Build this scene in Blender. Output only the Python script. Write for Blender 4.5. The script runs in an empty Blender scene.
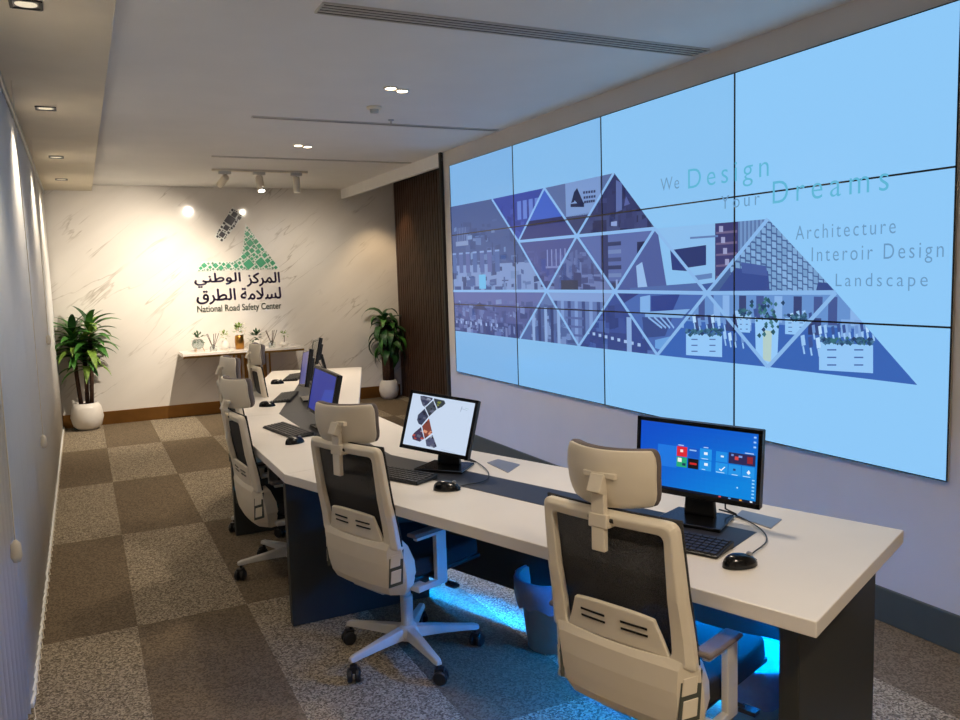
import bpy, bmesh, math, random
from mathutils import Vector, Matrix, noise
PI = math.pi
S = bpy.context.scene
C = bpy.context.collection
R = random.Random(7)

# ------------------------------------------------------------------ camera
F_PX, YAW, PIT, ROL, CAM_H = 808.1, 0.4555, 0.1063, -0.0316, 1.588
fw = Vector((math.sin(YAW)*math.cos(PIT), math.cos(YAW)*math.cos(PIT), -math.sin(PIT)))
r0 = Vector((math.cos(YAW), -math.sin(YAW), 0)); u0 = r0.cross(fw)
rt = r0*math.cos(ROL) + u0*math.sin(ROL); up = u0*math.cos(ROL) - r0*math.sin(ROL)
cd = bpy.data.cameras.new('camera'); cam = bpy.data.objects.new('camera', cd); C.objects.link(cam)
cam.matrix_world = Matrix(((rt.x, up.x, -fw.x, 0), (rt.y, up.y, -fw.y, 0), (rt.z, up.z, -fw.z, CAM_H), (0, 0, 0, 1)))
cd.sensor_width = 36; cd.lens = F_PX/960*36; cd.clip_start = .02
S.camera = cam

def ray(x, y): return fw + rt*((x-480)/F_PX) - up*((y-360)/F_PX)
def onz(x, y, z): d = ray(x, y); return Vector((0, 0, CAM_H)) + d*((z-CAM_H)/d.z)
def onx(x, y, X): d = ray(x, y); return Vector((0, 0, CAM_H)) + d*(X/d.x)
def ony(x, y, Y): d = ray(x, y); return Vector((0, 0, CAM_H)) + d*(Y/d.y)

# ------------------------------------------------------------------ world, exposure
w = bpy.data.worlds.new('world'); S.world = w; w.use_nodes = True
w.node_tree.nodes['Background'].inputs[0].default_value = (.5, .55, .65, 1)
w.node_tree.nodes['Background'].inputs[1].default_value = .05
S.view_settings.view_transform = 'Standard'; S.view_settings.look = 'None'
S.view_settings.exposure = 0.0; S.view_settings.gamma = 1.0
S.view_settings.use_curve_mapping = False

WARM = (1.0, .84, .64); WARM2 = (1.0, .72, .42); WTRACK = (1.0, .87, .70)
def spot(name, loc, target, watts, col, deg, blend=.6, size=.03):
    l = bpy.data.lights.new(name, 'SPOT'); l.energy = watts; l.color = col
    l.spot_size = math.radians(deg); l.spot_blend = blend; l.shadow_soft_size = size
    o = bpy.data.objects.new(name, l); C.objects.link(o); o.location = loc
    d = Vector(target) - Vector(loc); o.rotation_euler = d.to_track_quat('-Z', 'Y').to_euler()
    return o

# ------------------------------------------------------------------ key dimensions
XL, XW, YB, YF, ZC = -.42, 3.090, 10.15, -1.6, 2.71      # left wall, video wall, back wall, front wall, ceiling
XS = 3.79                                                   # slatted recess wall
ZS = 2.645                                                  # soffit over the blinds

# ------------------------------------------------------------------ colour + material helpers
def lin(c):
    return tuple(((v/255)/12.92 if v/255 <= .04045 else ((v/255+.055)/1.055)**2.4) for v in c)
def mat(name, col, rough=.5, metal=0, var=.06, scale=30, bump=0, bscale=200, spec=.5, coat=0, srgb=True):
    m = bpy.data.materials.new(name); m.use_nodes = True; nt = m.node_tree; b = nt.nodes['Principled BSDF']
    c = lin(col) if srgb else col
    tc = nt.nodes.new('ShaderNodeTexCoord'); n = nt.nodes.new('ShaderNodeTexNoise'); n.inputs['Scale'].default_value = scale
    n.inputs['Detail'].default_value = 4
    nt.links.new(tc.outputs['Object'], n.inputs['Vector'])
    cr = nt.nodes.new('ShaderNodeValToRGB')
    cr.color_ramp.elements[0].position = .3; cr.color_ramp.elements[1].position = .7
    cr.color_ramp.elements[0].color = (*[max(0, v*(1-var)) for v in c], 1)
    cr.color_ramp.elements[1].color = (*[min(1, v*(1+var)) for v in c], 1)
    nt.links.new(n.outputs['Fac'], cr.inputs['Fac']); nt.links.new(cr.outputs['Color'], b.inputs['Base Color'])
    b.inputs['Roughness'].default_value = rough; b.inputs['Metallic'].default_value = metal
    b.inputs['Specular IOR Level'].default_value = spec; b.inputs['Coat Weight'].default_value = coat
    if bump:
        n2 = nt.nodes.new('ShaderNodeTexNoise'); n2.inputs['Scale'].default_value = bscale
        nt.links.new(tc.outputs['Object'], n2.inputs['Vector'])
        bp = nt.nodes.new('ShaderNodeBump'); bp.inputs['Strength'].default_value = bump; bp.inputs['Distance'].default_value = .004
        nt.links.new(n2.outputs['Fac'], bp.inputs['Height']); nt.links.new(bp.outputs['Normal'], b.inputs['Normal'])
    return m
def emis(name, col, strength, srgb=True):
    m = bpy.data.materials.new(name); m.use_nodes = True; nt = m.node_tree; b = nt.nodes['Principled BSDF']
    c = lin(col) if srgb else col
    b.inputs['Base Color'].default_value = (.01, .01, .012, 1); b.inputs['Roughness'].default_value = .25; b.inputs['Specular IOR Level'].default_value = .15
    b.inputs['Emission Color'].default_value = (*c, 1); b.inputs['Emission Strength'].default_value = strength
    return m
def picture_mat(name, strength):
    m = bpy.data.materials.new(name); m.use_nodes = True; nt = m.node_tree; b = nt.nodes['Principled BSDF']
    a = nt.nodes.new('ShaderNodeVertexColor'); a.layer_name = 'Col'
    b.inputs['Base Color'].default_value = (.01, .01, .012, 1); b.inputs['Roughness'].default_value = .3; b.inputs['Specular IOR Level'].default_value = .15
    nt.links.new(a.outputs['Color'], b.inputs['Emission Color']); b.inputs['Emission Strength'].default_value = strength
    return m

def marble_mat():
    m = bpy.data.materials.new('marble'); m.use_nodes = True; nt = m.node_tree; b = nt.nodes['Principled BSDF']
    N = nt.nodes.new; L = nt.links.new
    tc = N('ShaderNodeTexCoord'); mp = N('ShaderNodeMapping'); mp.inputs['Rotation'].default_value = (0, math.radians(38), 0)
    L(tc.outputs['Object'], mp.inputs['Vector'])
    mp2 = N('ShaderNodeMapping'); mp2.inputs['Scale'].default_value = (.32, 1, 2.4); L(mp.outputs['Vector'], mp2.inputs['Vector'])
    n1 = N('ShaderNodeTexNoise'); n1.inputs['Scale'].default_value = 1.7; n1.inputs['Detail'].default_value = 4; n1.inputs['Roughness'].default_value = .5
    n1.inputs['Distortion'].default_value = .35
    L(mp2.outputs['Vector'], n1.inputs['Vector'])
    # thin veins where the noise crosses .5
    s = N('ShaderNodeMath'); s.operation = 'SUBTRACT'; s.inputs[1].default_value = .5; L(n1.outputs['Fac'], s.inputs[0])
    ab = N('ShaderNodeMath'); ab.operation = 'ABSOLUTE'; L(s.outputs[0], ab.inputs[0])
    cr = N('ShaderNodeValToRGB'); cr.color_ramp.elements[0].position = .0; cr.color_ramp.elements[1].position = .011
    cr.color_ramp.elements[0].color = (1, 1, 1, 1); cr.color_ramp.elements[1].color = (0, 0, 0, 1)
    L(ab.outputs[0], cr.inputs['Fac'])
    n2 = N('ShaderNodeTexNoise'); n2.inputs['Scale'].default_value = 2.3; n2.inputs['Detail'].default_value = 3; L(tc.outputs['Object'], n2.inputs['Vector'])
    gate = N('ShaderNodeValToRGB'); gate.color_ramp.elements[0].position = .45; gate.color_ramp.elements[1].position = .68; L(n2.outputs['Fac'], gate.inputs['Fac'])
    mu = N('ShaderNodeMath'); mu.operation = 'MULTIPLY'; L(cr.outputs['Color'], mu.inputs[0]); L(gate.outputs['Color'], mu.inputs[1])
    n3 = N('ShaderNodeTexNoise'); n3.inputs['Scale'].default_value = 1.1; n3.inputs['Detail'].default_value = 5; L(mp2.outputs['Vector'], n3.inputs['Vector'])
    base = N('ShaderNodeValToRGB'); base.color_ramp.elements[0].position = .35; base.color_ramp.elements[1].position = .7
    base.color_ramp.elements[0].color = (*lin((226, 220, 212)), 1); base.color_ramp.elements[1].color = (*lin((238, 233, 226)), 1)
    L(n3.outputs['Fac'], base.inputs['Fac'])
    mx = N('ShaderNodeMix'); mx.data_type = 'RGBA'; mx.inputs[7].default_value = (*lin((188, 179, 167)), 1)
    L(mu.outputs[0], mx.inputs[0]); L(base.outputs['Color'], mx.inputs[6]); L(mx.outputs[2], b.inputs['Base Color'])
    b.inputs['Roughness'].default_value = .09
    return m

def carpet_mat(name, dark, light, lo=.15, hi=.9):
    m = bpy.data.materials.new(name); m.use_nodes = True; nt = m.node_tree; b = nt.nodes['Principled BSDF']
    N = nt.nodes.new; L = nt.links.new
    tc = N('ShaderNodeTexCoord'); geo = N('ShaderNodeNewGeometry')
    n = N('ShaderNodeTexVoronoi'); n.inputs['Scale'].default_value = 150; L(geo.outputs['Position'], n.inputs['Vector'])
    sp = N('ShaderNodeSeparateColor'); L(n.outputs['Color'], sp.inputs[0])
    cr = N('ShaderNodeValToRGB'); cr.color_ramp.elements[0].position = lo; cr.color_ramp.elements[1].position = hi
    cr.color_ramp.elements[0].color = (*lin(dark), 1); cr.color_ramp.elements[1].color = (*lin(light), 1)
    L(sp.outputs[0], cr.inputs['Fac']); L(cr.outputs['Color'], b.inputs['Base Color'])
    b.inputs['Roughness'].default_value = .95; b.inputs['Specular IOR Level'].default_value = .1
    bp = N('ShaderNodeBump'); bp.inputs['Strength'].default_value = .6; bp.inputs['Distance'].default_value = .003
    L(n.outputs['Distance'], bp.inputs['Height']); L(bp.outputs['Normal'], b.inputs['Normal'])
    return m

M = {}
M['marble'] = marble_mat()
M['carpet_l'] = carpet_mat('carpet light', (98, 88, 74), (174, 160, 138))
M['carpet_d'] = carpet_mat('carpet dark', (94, 82, 67), (128, 113, 93))
M['ceil'] = mat('ceiling paint', (226, 224, 222), .85, var=.02, scale=3)
M['soffit'] = mat('soffit paint', (214, 203, 182), .7, var=.04, scale=3)
M['wall'] = mat('wall paint', (205, 200, 196), .7, var=.02, scale=4)
M['base'] = mat('baseboard grey', (72, 76, 68), .45, var=.05, scale=10)
M['brass'] = mat('brass', (176, 128, 66), .28, 1, var=.08, scale=14)
M['brassbase'] = mat('brass skirting', (150, 108, 58), .3, .8, var=.08, scale=8)
M['slat'] = mat('walnut slats', (66, 43, 29), .55, var=.25, scale=6)
M['darkwood'] = mat('dark wood', (30, 23, 18), .6, var=.2, scale=8)
M['blind'] = mat('blind fabric', (240, 240, 238), .8, var=.008, scale=8)
M['chrome'] = mat('brushed aluminium', (180, 180, 180), .35, 1, var=.05)
M['white'] = mat('chair white plastic', (224, 213, 192), .42, var=.02, scale=5)
M['grey'] = mat('chair grey plastic', (196, 192, 184), .45, var=.03)
M['cushion'] = mat('head cushion fabric', (112, 102, 98), .9, var=.1, scale=300, bump=.3, bscale=600)
M['black'] = mat('black plastic', (22, 22, 23), .45, var=.1)
M['blackfab'] = mat('black seat fabric', (26, 26, 28), .95, var=.15, scale=300, bump=.3, bscale=700)
M['gloss'] = mat('gloss black', (12, 12, 13), .2, var=.05)
M['desk'] = mat('white desk laminate', (226, 219, 210), .38, var=.015, scale=6)
M['deskleg'] = mat('dark desk panel', (44, 46, 44), .5, var=.06, scale=6)
M['strip'] = mat('dark glass inlay', (36, 37, 43), .4, var=.04, scale=5)
M['plate'] = mat('grey cable flap', (150, 152, 158), .35, .6, var=.04)
M['pot'] = mat('white ceramic', (236, 230, 222), .3, var=.02)
M['soil'] = mat('soil', (52, 40, 30), .95, var=.3, scale=60, bump=.5, bscale=80)
M['cane'] = mat('dark cane bark', (74, 50, 38), .85, var=.3, scale=40, bump=.5, bscale=90)
M['leaf1'] = mat('leaf green', (62, 118, 44), .45, var=.25, scale=12)
M['leaf2'] = mat('leaf dark green', (36, 78, 36), .45, var=.25, scale=12)
M['leaf3'] = mat('leaf yellow green', (122, 156, 62), .45, var=.2, scale=12)
M['bin'] = mat('grey bin plastic', (168, 166, 160), .5, var=.03)
M['liner'] = mat('bin liner film', (120, 130, 150), .35, var=.1, scale=30, bump=.5, bscale=30)
M['ink'] = mat('dark purple lettering', (84, 70, 116), .5, var=.03)
M['ink2'] = mat('grey green lettering', (120, 134, 118), .5, var=.03)
M['logo_black'] = mat('logo dark tile', (42, 38, 48), .35, var=.1)
M['logo_green'] = mat('logo green tile', (70, 160, 120), .35, var=.15, scale=9)
M['logo_green2'] = mat('logo grey green tile', (112, 156, 132), .35, var=.15, scale=9)
M['plate_white'] = mat('logo backing', (232, 234, 228), .3, var=.01)
M['glassy'] = mat('clear glass', (225, 232, 230), .05, var=.01)
M['glassy'].node_tree.nodes['Principled BSDF'].inputs['Transmission Weight'].default_value = .9
M['lamp'] = emis('lamp lens', (1, .9, .75), 22, srgb=False)
M['lampdim'] = emis('dim lamp lens', (1, .86, .62), .8, srgb=False)
M['led'] = emis('blue led strip', (0.0, .25, 1.0), 850, srgb=False)
M['led_soft'] = emis('soft blue led strip', (0.03, .30, 1.0), 55, srgb=False)
M['flowers'] = mat('cream petals', (236, 222, 190), .7, var=.1)
M['pink'] = mat('orange petals', (206, 140, 100), .7, var=.1)
def mesh_fabric():
    m = mat('mesh back fabric', (52, 50, 48), .9, var=.15, scale=260)
    nt = m.node_tree; b = nt.nodes['Principled BSDF']; b.inputs['Alpha'].default_value = .86
    return m
M['mesh'] = mesh_fabric()

# ------------------------------------------------------------------ geometry helpers
def new_bm(): return bmesh.new()
def link(name, bm, m, parent=None, smooth=False, bevel=0, seg=2, solid=0, sub=0):
    me = bpy.data.meshes.new(name); bmesh.ops.recalc_face_normals(bm, faces=bm.faces[:]); bm.to_mesh(me); bm.free()
    me.materials.append(M[m] if isinstance(m, str) else m)
    if smooth:
        for p in me.polygons: p.use_smooth = True
    o = bpy.data.objects.new(name, me); C.objects.link(o)
    if parent: o.parent = parent
    if solid:
        d = o.modifiers.new('solid', 'SOLIDIFY'); d.thickness = solid; d.offset = 0
    if sub:
        d = o.modifiers.new('sub', 'SUBSURF'); d.levels = sub; d.render_levels = sub
    if bevel:
        d = o.modifiers.new('bevel', 'BEVEL'); d.width = bevel; d.segments = seg; d.limit_method = 'ANGLE'; d.angle_limit = math.radians(40)
    return o
def empty(name, label, cat, loc=(0, 0, 0), rz=0, group=None):
    o = bpy.data.objects.new(name, None); C.objects.link(o); o.location = loc; o.rotation_euler = (0, 0, rz); o.empty_display_size = .1
    return tag(o, label, cat, group)
def tag(o, label, cat, group=None):
    o['label'] = label; o['category'] = cat
    if group: o['group'] = group
    return o
def struct(o, label=None):
    o['kind'] = 'structure'
    if label: o['label'] = label
    return o
def stuff(o): o['kind'] = 'stuff'; return o
def box(bm, c, s, rot=None):
    m = Matrix.Translation(c)
    if rot is not None: m = m @ rot
    m = m @ Matrix.Diagonal((*s, 1))
    return bmesh.ops.create_cube(bm, size=1, matrix=m)['verts']
def box2(bm, a, b):
    return box(bm, [(a[i]+b[i])/2 for i in range(3)], [abs(b[i]-a[i]) for i in range(3)])
def prism(bm, pts, z0, z1):
    lo = [bm.verts.new((p[0], p[1], z0)) for p in pts]; hi = [bm.verts.new((p[0], p[1], z1)) for p in pts]
    bm.faces.new(lo[::-1]); bm.faces.new(hi); n = len(pts)
    for i in range(n): bm.faces.new((lo[i], lo[(i+1) % n], hi[(i+1) % n], hi[i]))
def lathe(bm, prof, n=24, c=(0, 0, 0), cap=True):
    rings = []
    for r, z in prof:
        rings.append([bm.verts.new((c[0]+r*math.cos(2*PI*i/n), c[1]+r*math.sin(2*PI*i/n), c[2]+z)) for i in range(n)])
    for a, b in zip(rings, rings[1:]):
        for i in range(n): bm.faces.new((a[i], a[(i+1) % n], b[(i+1) % n], b[i]))
    if cap: bm.faces.new(rings[0][::-1]); bm.faces.new(rings[-1])
def tube(bm, pts, rad, n=8):
    pts = [Vector(p) for p in pts]; rings = []
    rr = rad if isinstance(rad, (list, tuple)) else [rad]*len(pts)
    t0 = (pts[1]-pts[0]).normalized(); ref = Vector((0, 0, 1)) if abs(t0.z) < .9 else Vector((1, 0, 0)); nx = t0.cross(ref).normalized()
    for i, p in enumerate(pts):
        t = (pts[min(i+1, len(pts)-1)] - pts[max(i-1, 0)]).normalized()
        nx = (nx - t*nx.dot(t)).normalized(); ny = t.cross(nx)
        rings.append([bm.verts.new(p + (nx*math.cos(2*PI*k/n) + ny*math.sin(2*PI*k/n))*rr[i]) for k in range(n)])
    for a, b in zip(rings, rings[1:]):
        for i in range(n): bm.faces.new((a[i], a[(i+1) % n], b[(i+1) % n], b[i]))
    bm.faces.new(rings[0][::-1]); bm.faces.new(rings[-1])
def grid(bm, fn, nu, nv):
    vs = [[bm.verts.new(fn(i/nu, j/nv)) for i in range(nu+1)] for j in range(nv+1)]
    for j in range(nv):
        for i in range(nu): bm.faces.new((vs[j][i], vs[j][i+1], vs[j+1][i+1], vs[j+1][i]))
    return vs
def ZR(a): return Matrix.Rotation(a, 4, 'Z')
def dup(root, loc, rz, label, group=None, lift=0, lifted=()):
    r = root.copy(); C.objects.link(r); r.location = loc; r.rotation_euler = (0, 0, rz); r['label'] = label
    if group: r['group'] = group
    for ch in list(root.children):
        c = ch.copy(); C.objects.link(c); c.parent = r
        if lift and ch.name.split('.')[0] in lifted: c.location.z += lift
        for g in list(ch.children):
            d = g.copy(); C.objects.link(d); d.parent = c
    return r
def text_mesh(s, bold=0, space=1.0):
    c = bpy.data.curves.new('lettering', 'FONT'); c.body = s; c.offset = bold; c.space_character = space; c.resolution_u = 4
    o = bpy.data.objects.new('lettering', c); C.objects.link(o); bpy.context.view_layer.update()
    me = bpy.data.meshes.new_from_object(o.evaluated_get(bpy.context.evaluated_depsgraph_get()))
    bpy.data.objects.remove(o); bpy.data.curves.remove(c)
    xs = [v.co.x for v in me.vertices]; ys = [v.co.y for v in me.vertices]
    return me, min(xs), max(xs), min(ys), max(ys)
def place_text(name, s, m, parent, origin, right, upv, width, cap=None, bold=0, space=1.0, full=None, thick=0):
    """flat lettering: origin = baseline left end, width along right, cap height along upv"""
    me, x0, x1, y0, y1 = text_mesh(s, bold, space)
    sx = width/(x1-x0)
    if full: sy = full/(y1-y0); oy = y0
    else: sy = cap/.70; oy = 0
    right = Vector(right).normalized(); upv = Vector(upv).normalized()
    for v in me.vertices:
        v.co = Vector(origin) + right*((v.co.x-x0)*sx) + upv*((v.co.y-oy)*sy)
    if thick:
        b_ = new_bm()
        for k in range(4):
            a = k*PI/2; t_ = (right*math.cos(a)+upv*math.sin(a))*thick; n0 = len(b_.verts); b_.from_mesh(me); b_.verts.ensure_lookup_table()
            for v in b_.verts[n0:]: v.co += t_
        b_.to_mesh(me); b_.free()
    me.materials.clear(); me.materials.append(M[m] if isinstance(m, str) else m)
    o = bpy.data.objects.new(name, me); C.objects.link(o); o.parent = parent; stuff(o)
    return o

# ================================================================== THE SHELL
bm = new_bm(); box2(bm, (XL-.1, YF-.1, -.12), (XS+.1, YB+.1, -.008)); floor = struct(link('floor', bm, 'carpet_d'), 'floor of brown and beige carpet tiles laid in checks')
# carpet tiles: blocks of .5 x 1.556 in two tones
TW, TD, TX0, TY0 = .5, 1.5565, .125, 3.985
tile_me = {}
for kind in ('carpet_l', 'carpet_d'):
    bm = new_bm(); box(bm, (0, 0, -.004), (TW-.001, TD-.001, .008)); me = bpy.data.meshes.new('carpet_tile'); bm.to_mesh(me); bm.free()
    me.materials.append(M[kind]); tile_me[kind] = me
for i in range(-1, 8):
    for j in range(-4, 4):
        o = bpy.data.objects.new('carpet_tile', tile_me['carpet_d' if (i+j) % 2 else 'carpet_l']); C.objects.link(o)
        o.location = (TX0+(i+.5)*TW, TY0+(j+.5)*TD, 0); o.parent = floor
bm = new_bm(); box2(bm, (XL-.1, YB, -.1), (XS+.1, YB+.12, 3.0)); struct(link('wall_back', bm, 'marble'), 'polished white marble back wall with diagonal veins')
bm = new_bm(); box2(bm, (XL-.1, YF-.12, -.1), (XS+.1, YF, 3.0)); struct(link('wall_front', bm, 'wall'))
bm = new_bm(); box2(bm, (XL-.12, YF, -.1), (XL, YB, 3.0)); struct(link('wall_left', bm, 'wall'))
bm = new_bm(); box2(bm, (XW, YF, -.1), (XW+.15, 6.95, ZC)); struct(link('wall_right', bm, 'wall'), 'pale wall carrying the video wall')
bm = new_bm(); box2(bm, (XW+.15, 6.8, -.1), (XS, 6.95, 3.0)); struct(link('wall_return', bm, 'darkwood'))
bm = new_bm(); box2(bm, (XS, 6.8, -.1), (XS+.12, YB, 3.0)); sw = struct(link('wall_slatted', bm, 'darkwood'), 'dark walnut slatted wall in the far right recess')
bm = new_bm(); box2(bm, (-.012, -.024, 0), (.012, .024, 2.78)); sl_me = bpy.data.meshes.new('slat'); bm.to_mesh(sl_me); bm.free(); sl_me.materials.append(M['slat'])
y = 6.99
while y < YB-.02:
    o = bpy.data.objects.new('slat', sl_me); C.objects.link(o); o.location = (XS-.012, y, 0); o.parent = sw; y += .075
bm = new_bm(); box2(bm, (XL-.1, YF, ZC), (XW+.03, YB, ZC+.15)); struct(link('ceiling', bm, 'ceil'))
bm = new_bm(); box2(bm, (XW+.03, 6.8, 2.84), (XS, YB, 3.0)); struct(link('ceiling_recess', bm, 'darkwood'))
bm = new_bm(); box2(bm, (XW-.015, 6.95, 2.59), (XW+.03, YB, ZC+.14)); struct(link('trim_1', bm, 'ceil', bevel=.003), 'white bulkhead beam over the recess')
bm = new_bm(); box2(bm, (XL, YF, ZS), (.205, YB-.001, ZC+.001)); struct(link('ceiling_soffit', bm, 'soffit', bevel=.006), 'lowered beige soffit above the blinds')
bm = new_bm(); box2(bm, (XW-.03, 6.95, 0), (XW+.15, 6.99, ZC)); struct(link('trim_2', bm, 'darkwood', bevel=.003), 'dark upright trim at the end of the video wall')
bm = new_bm(); box2(bm, (XW-.018, YF, 0), (XW, 6.95, .155)); struct(link('baseboard_right', bm, 'base', bevel=.004))
bm = new_bm(); box2(bm, (XL, YB-.015, 0), (XS-.03, YB, .15)); struct(link('baseboard_back', bm, 'brassbase', bevel=.003), 'brass skirting along the marble wall')

# ================================================================== VIDEO WALL
VX, VY0, VZ0, PW, PH = 3.076, 6.784, 2.5665, 1.1869, .6243
vw = empty('video_wall', 'large wall of twelve joined displays showing a pale blue slide', 'video wall', (VX, VY0-2*PW, VZ0-3*PH))
vw_off = Vector(vw.location)
screen_ms = [emis('blue screen glow', c_, 1.0) for c_ in ((124, 178, 228), (130, 186, 234), (136, 194, 241), (141, 200, 247))]  # far columns dimmer: viewing-angle falloff put into the emission colour
bez = .004
body_bm = new_bm(); box2(body_bm, (.0, -PW/2, -PH/2), (.0095, PW/2, PH/2)); bz_bm = new_bm()
for s in (-1, 1):
    box2(bz_bm, (-.006, s*(PW/2-bez), -PH/2), (.001, s*PW/2, PH/2)); box2(bz_bm, (-.006, -PW/2, s*(PH/2-bez)), (.001, PW/2, s*PH/2))
scr_bm = new_bm(); box2(scr_bm, (-.002, -PW/2+bez, -PH/2+bez), (.0015, PW/2-bez, PH/2-bez))
p0 = link('display_panel', body_bm, 'grey', vw); z0 = link('bezel', bz_bm, 'gloss', p0); s0 = link('screen', scr_bm, screen_ms[0], p0)
first = True
for i in range(4):
    for j in range(3):
        if first: o = p0; first = False
        else:
            o = p0.copy(); C.objects.link(o); o.parent = vw; s = s0.copy(); C.objects.link(s); s.parent = o; s.material_slots[0].link = 'OBJECT'; s.material_slots[0].material = screen_ms[i]; z_ = z0.copy(); C.objects.link(z_); z_.parent = o
        o.location = Vector((VX+.004, VY0-(i+.5)*PW, VZ0-(j+.5)*PH)) - vw_off

# ---- the slide: flat coloured shapes, coordinates in metres right/down from the top-left of the wall
def st(x, y):
    p = onx(x, y, VX); return (VY0-p.y, VZ0-p.z)
def clip(poly, tri):
    out = list(poly)
    area = sum(tri[i][0]*tri[(i+1) % len(tri)][1]-tri[(i+1) % len(tri)][0]*tri[i][1] for i in range(len(tri)))
    sg = 1 if area > 0 else -1
    for i in range(len(tri)):
        a, b = tri[i], tri[(i+1) % len(tri)]
        f = lambda p: sg*((b[0]-a[0])*(p[1]-a[1])-(b[1]-a[1])*(p[0]-a[0]))
        new = []
        for k in range(len(out)):
            p, q = out[k], out[(k+1) % len(out)]; fp, fq = f(p), f(q)
            if fp >= 0: new.append(p)
            if (fp >= 0) != (fq >= 0):
                t = fp/(fp-fq); new.append((p[0]+(q[0]-p[0])*t, p[1]+(q[1]-p[1])*t))
        out = new
        if len(out) < 3: return []
    return out
class Pic:
    """layers of flat polygons with a colour each, laid on a screen"""
    def __init__(s): s.items = []
    def add(s, poly, col, layer=0, within=None):
        if within: poly = clip(poly, within)
        if len(poly) >= 3: s.items.append((poly, col, layer))
    def rect(s, x0, y0, x1, y1, col, layer=1, within=None): s.add([(x0, y0), (x1, y0), (x1, y1), (x0, y1)], col, layer, within)
    def line(s, a, b, wd, col, layer=5, within=None):
        d = Vector((b[0]-a[0], b[1]-a[1])); n = Vector((-d.y, d.x)).normalized()*wd/2
        s.add([(a[0]+n.x, a[1]+n.y), (b[0]+n.x, b[1]+n.y), (b[0]-n.x, b[1]-n.y), (a[0]-n.x, a[1]-n.y)], col, layer, within)
    def build(s, name, pos, m, parent, step=.00025, tint=(1, 1, 1)):
        """pos(u, v, depth) -> point"""
        me = bpy.data.meshes.new(name); vs = []; fs = []; cols = []
        for poly, col, layer in s.items:
            k = len(vs); vs += [pos(p[0], p[1], .0006+layer*step) for p in poly]; fs.append(list(range(k, k+len(poly)))); cols.append(lin(col))
        cols = [(c[0]*tint[0], c[1]*tint[1], min(1, c[2]*tint[2])) for c in cols]; me.from_pydata(vs, [], fs); at = me.color_attributes.new('Col', 'FLOAT_COLOR', 'CORNER'); i = 0
        for f, c in zip(fs, cols):
            for _ in f: at.data[i].color = (*c, 1); i += 1
        me.materials.append(m); o = bpy.data.objects.new(name, me); C.objects.link(o); o.parent = parent; return stuff(o)
pic = Pic()
V = {k: st(*p) for k, p in dict(a0=(450, 207), a1=(492, 199), a2=(544.5, 188), a3=(614, 173), b1=(518.5, 241.5), b2=(577, 236), b3=(655, 228.5),
     c0=(453, 291), c1=(546.7, 291), c2=(615, 291.5), c3=(707, 293), c4=(836, 292.5), p1=(768, 219), e0=(455, 330.7), e1=(520, 338.7),
     e2=(579, 346), e3=(657.5, 355), e4=(768, 367), e5=(917, 385)).items()}
def tri(*k): return [V[q] for q in k]
def bb(t): return min(p[0] for p in t), min(p[1] for p in t), max(p[0] for p in t), max(p[1] for p in t)
LINE = (150, 184, 222)
def room(t, base, cols, n, seed, floor_c=None, ceil_c=None, small=(.03, .14)):
    q = random.Random(seed); x0, y0, x1, y1 = bb(t); h = y1-y0; wd = x1-x0
    pic.add(t, base, 0)
    if ceil_c: pic.rect(x0, y0, x1, y0+h*.3, ceil_c, 1, t)
    if floor_c: pic.rect(x0, y1-h*.3, x1, y1, floor_c, 1, t)
    for k in range(n*3):
        a = x0+q.random()*wd; b = y0+h*(.2+.75*q.random()); sw_ = q.uniform(*small)*(.8 if k % 3 else 1.2); sh = q.uniform(*small)*(.35 if k % 2 else .9); c_ = q.choice(cols); f_ = q.uniform(.35, .8)
        sk = q.uniform(-.3, .3)*sh
        pic.add([(a, b), (a+sw_, b+sk), (a+sw_, b+sh+sk), (a, b+sh)], tuple(base[i]*(1-f_)+c_[i]*f_ for i in range(3)), 2+k % 3, t)
# far left office scene
t = tri('a0', 'a1', 'b1', 'c1', 'c0')
room(t, (78, 92, 138), [(58, 70, 112), (120, 140, 184), (96, 112, 160), (150, 170, 206), (66, 78, 120)], 46, 3, (136, 150, 190), None, (.02, .13))
x0, y0, x1, y1 = bb(t)
for k in range(7): pic.rect(x0+.02+k*.14, y0+.42, x0+.10+k*.14, y0+.60, (88+6*(k % 3), 106, 156), 5, t); pic.rect(x0+.02+k*.14, y0+.42, x0+.10+k*.14, y0+.435, (140, 158, 198), 6, t)
pic.rect(x0+.55, y0+.62, x0+.68, y0+.74, (120, 186, 220), 6, t)
for k in range(5): pic.rect(x0+.05+k*.2, y0+.72, x0+.18+k*.2, y0+.84, (72, 86, 134), 5, t); pic.rect(x0+.02+k*.22, y0+.84, x0+.2+k*.22, y0+.865, (156, 174, 210), 6, t)
for k in range(6): pic.line((x0+.16+.03*k, y0+.20), (x0+.13+.04*k, y0+.33), .008, (130, 140, 176), 5)
pic.rect(x0+.10, y0+.32, x0+.36, y0+.36, (140, 150, 184), 5, t)
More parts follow.
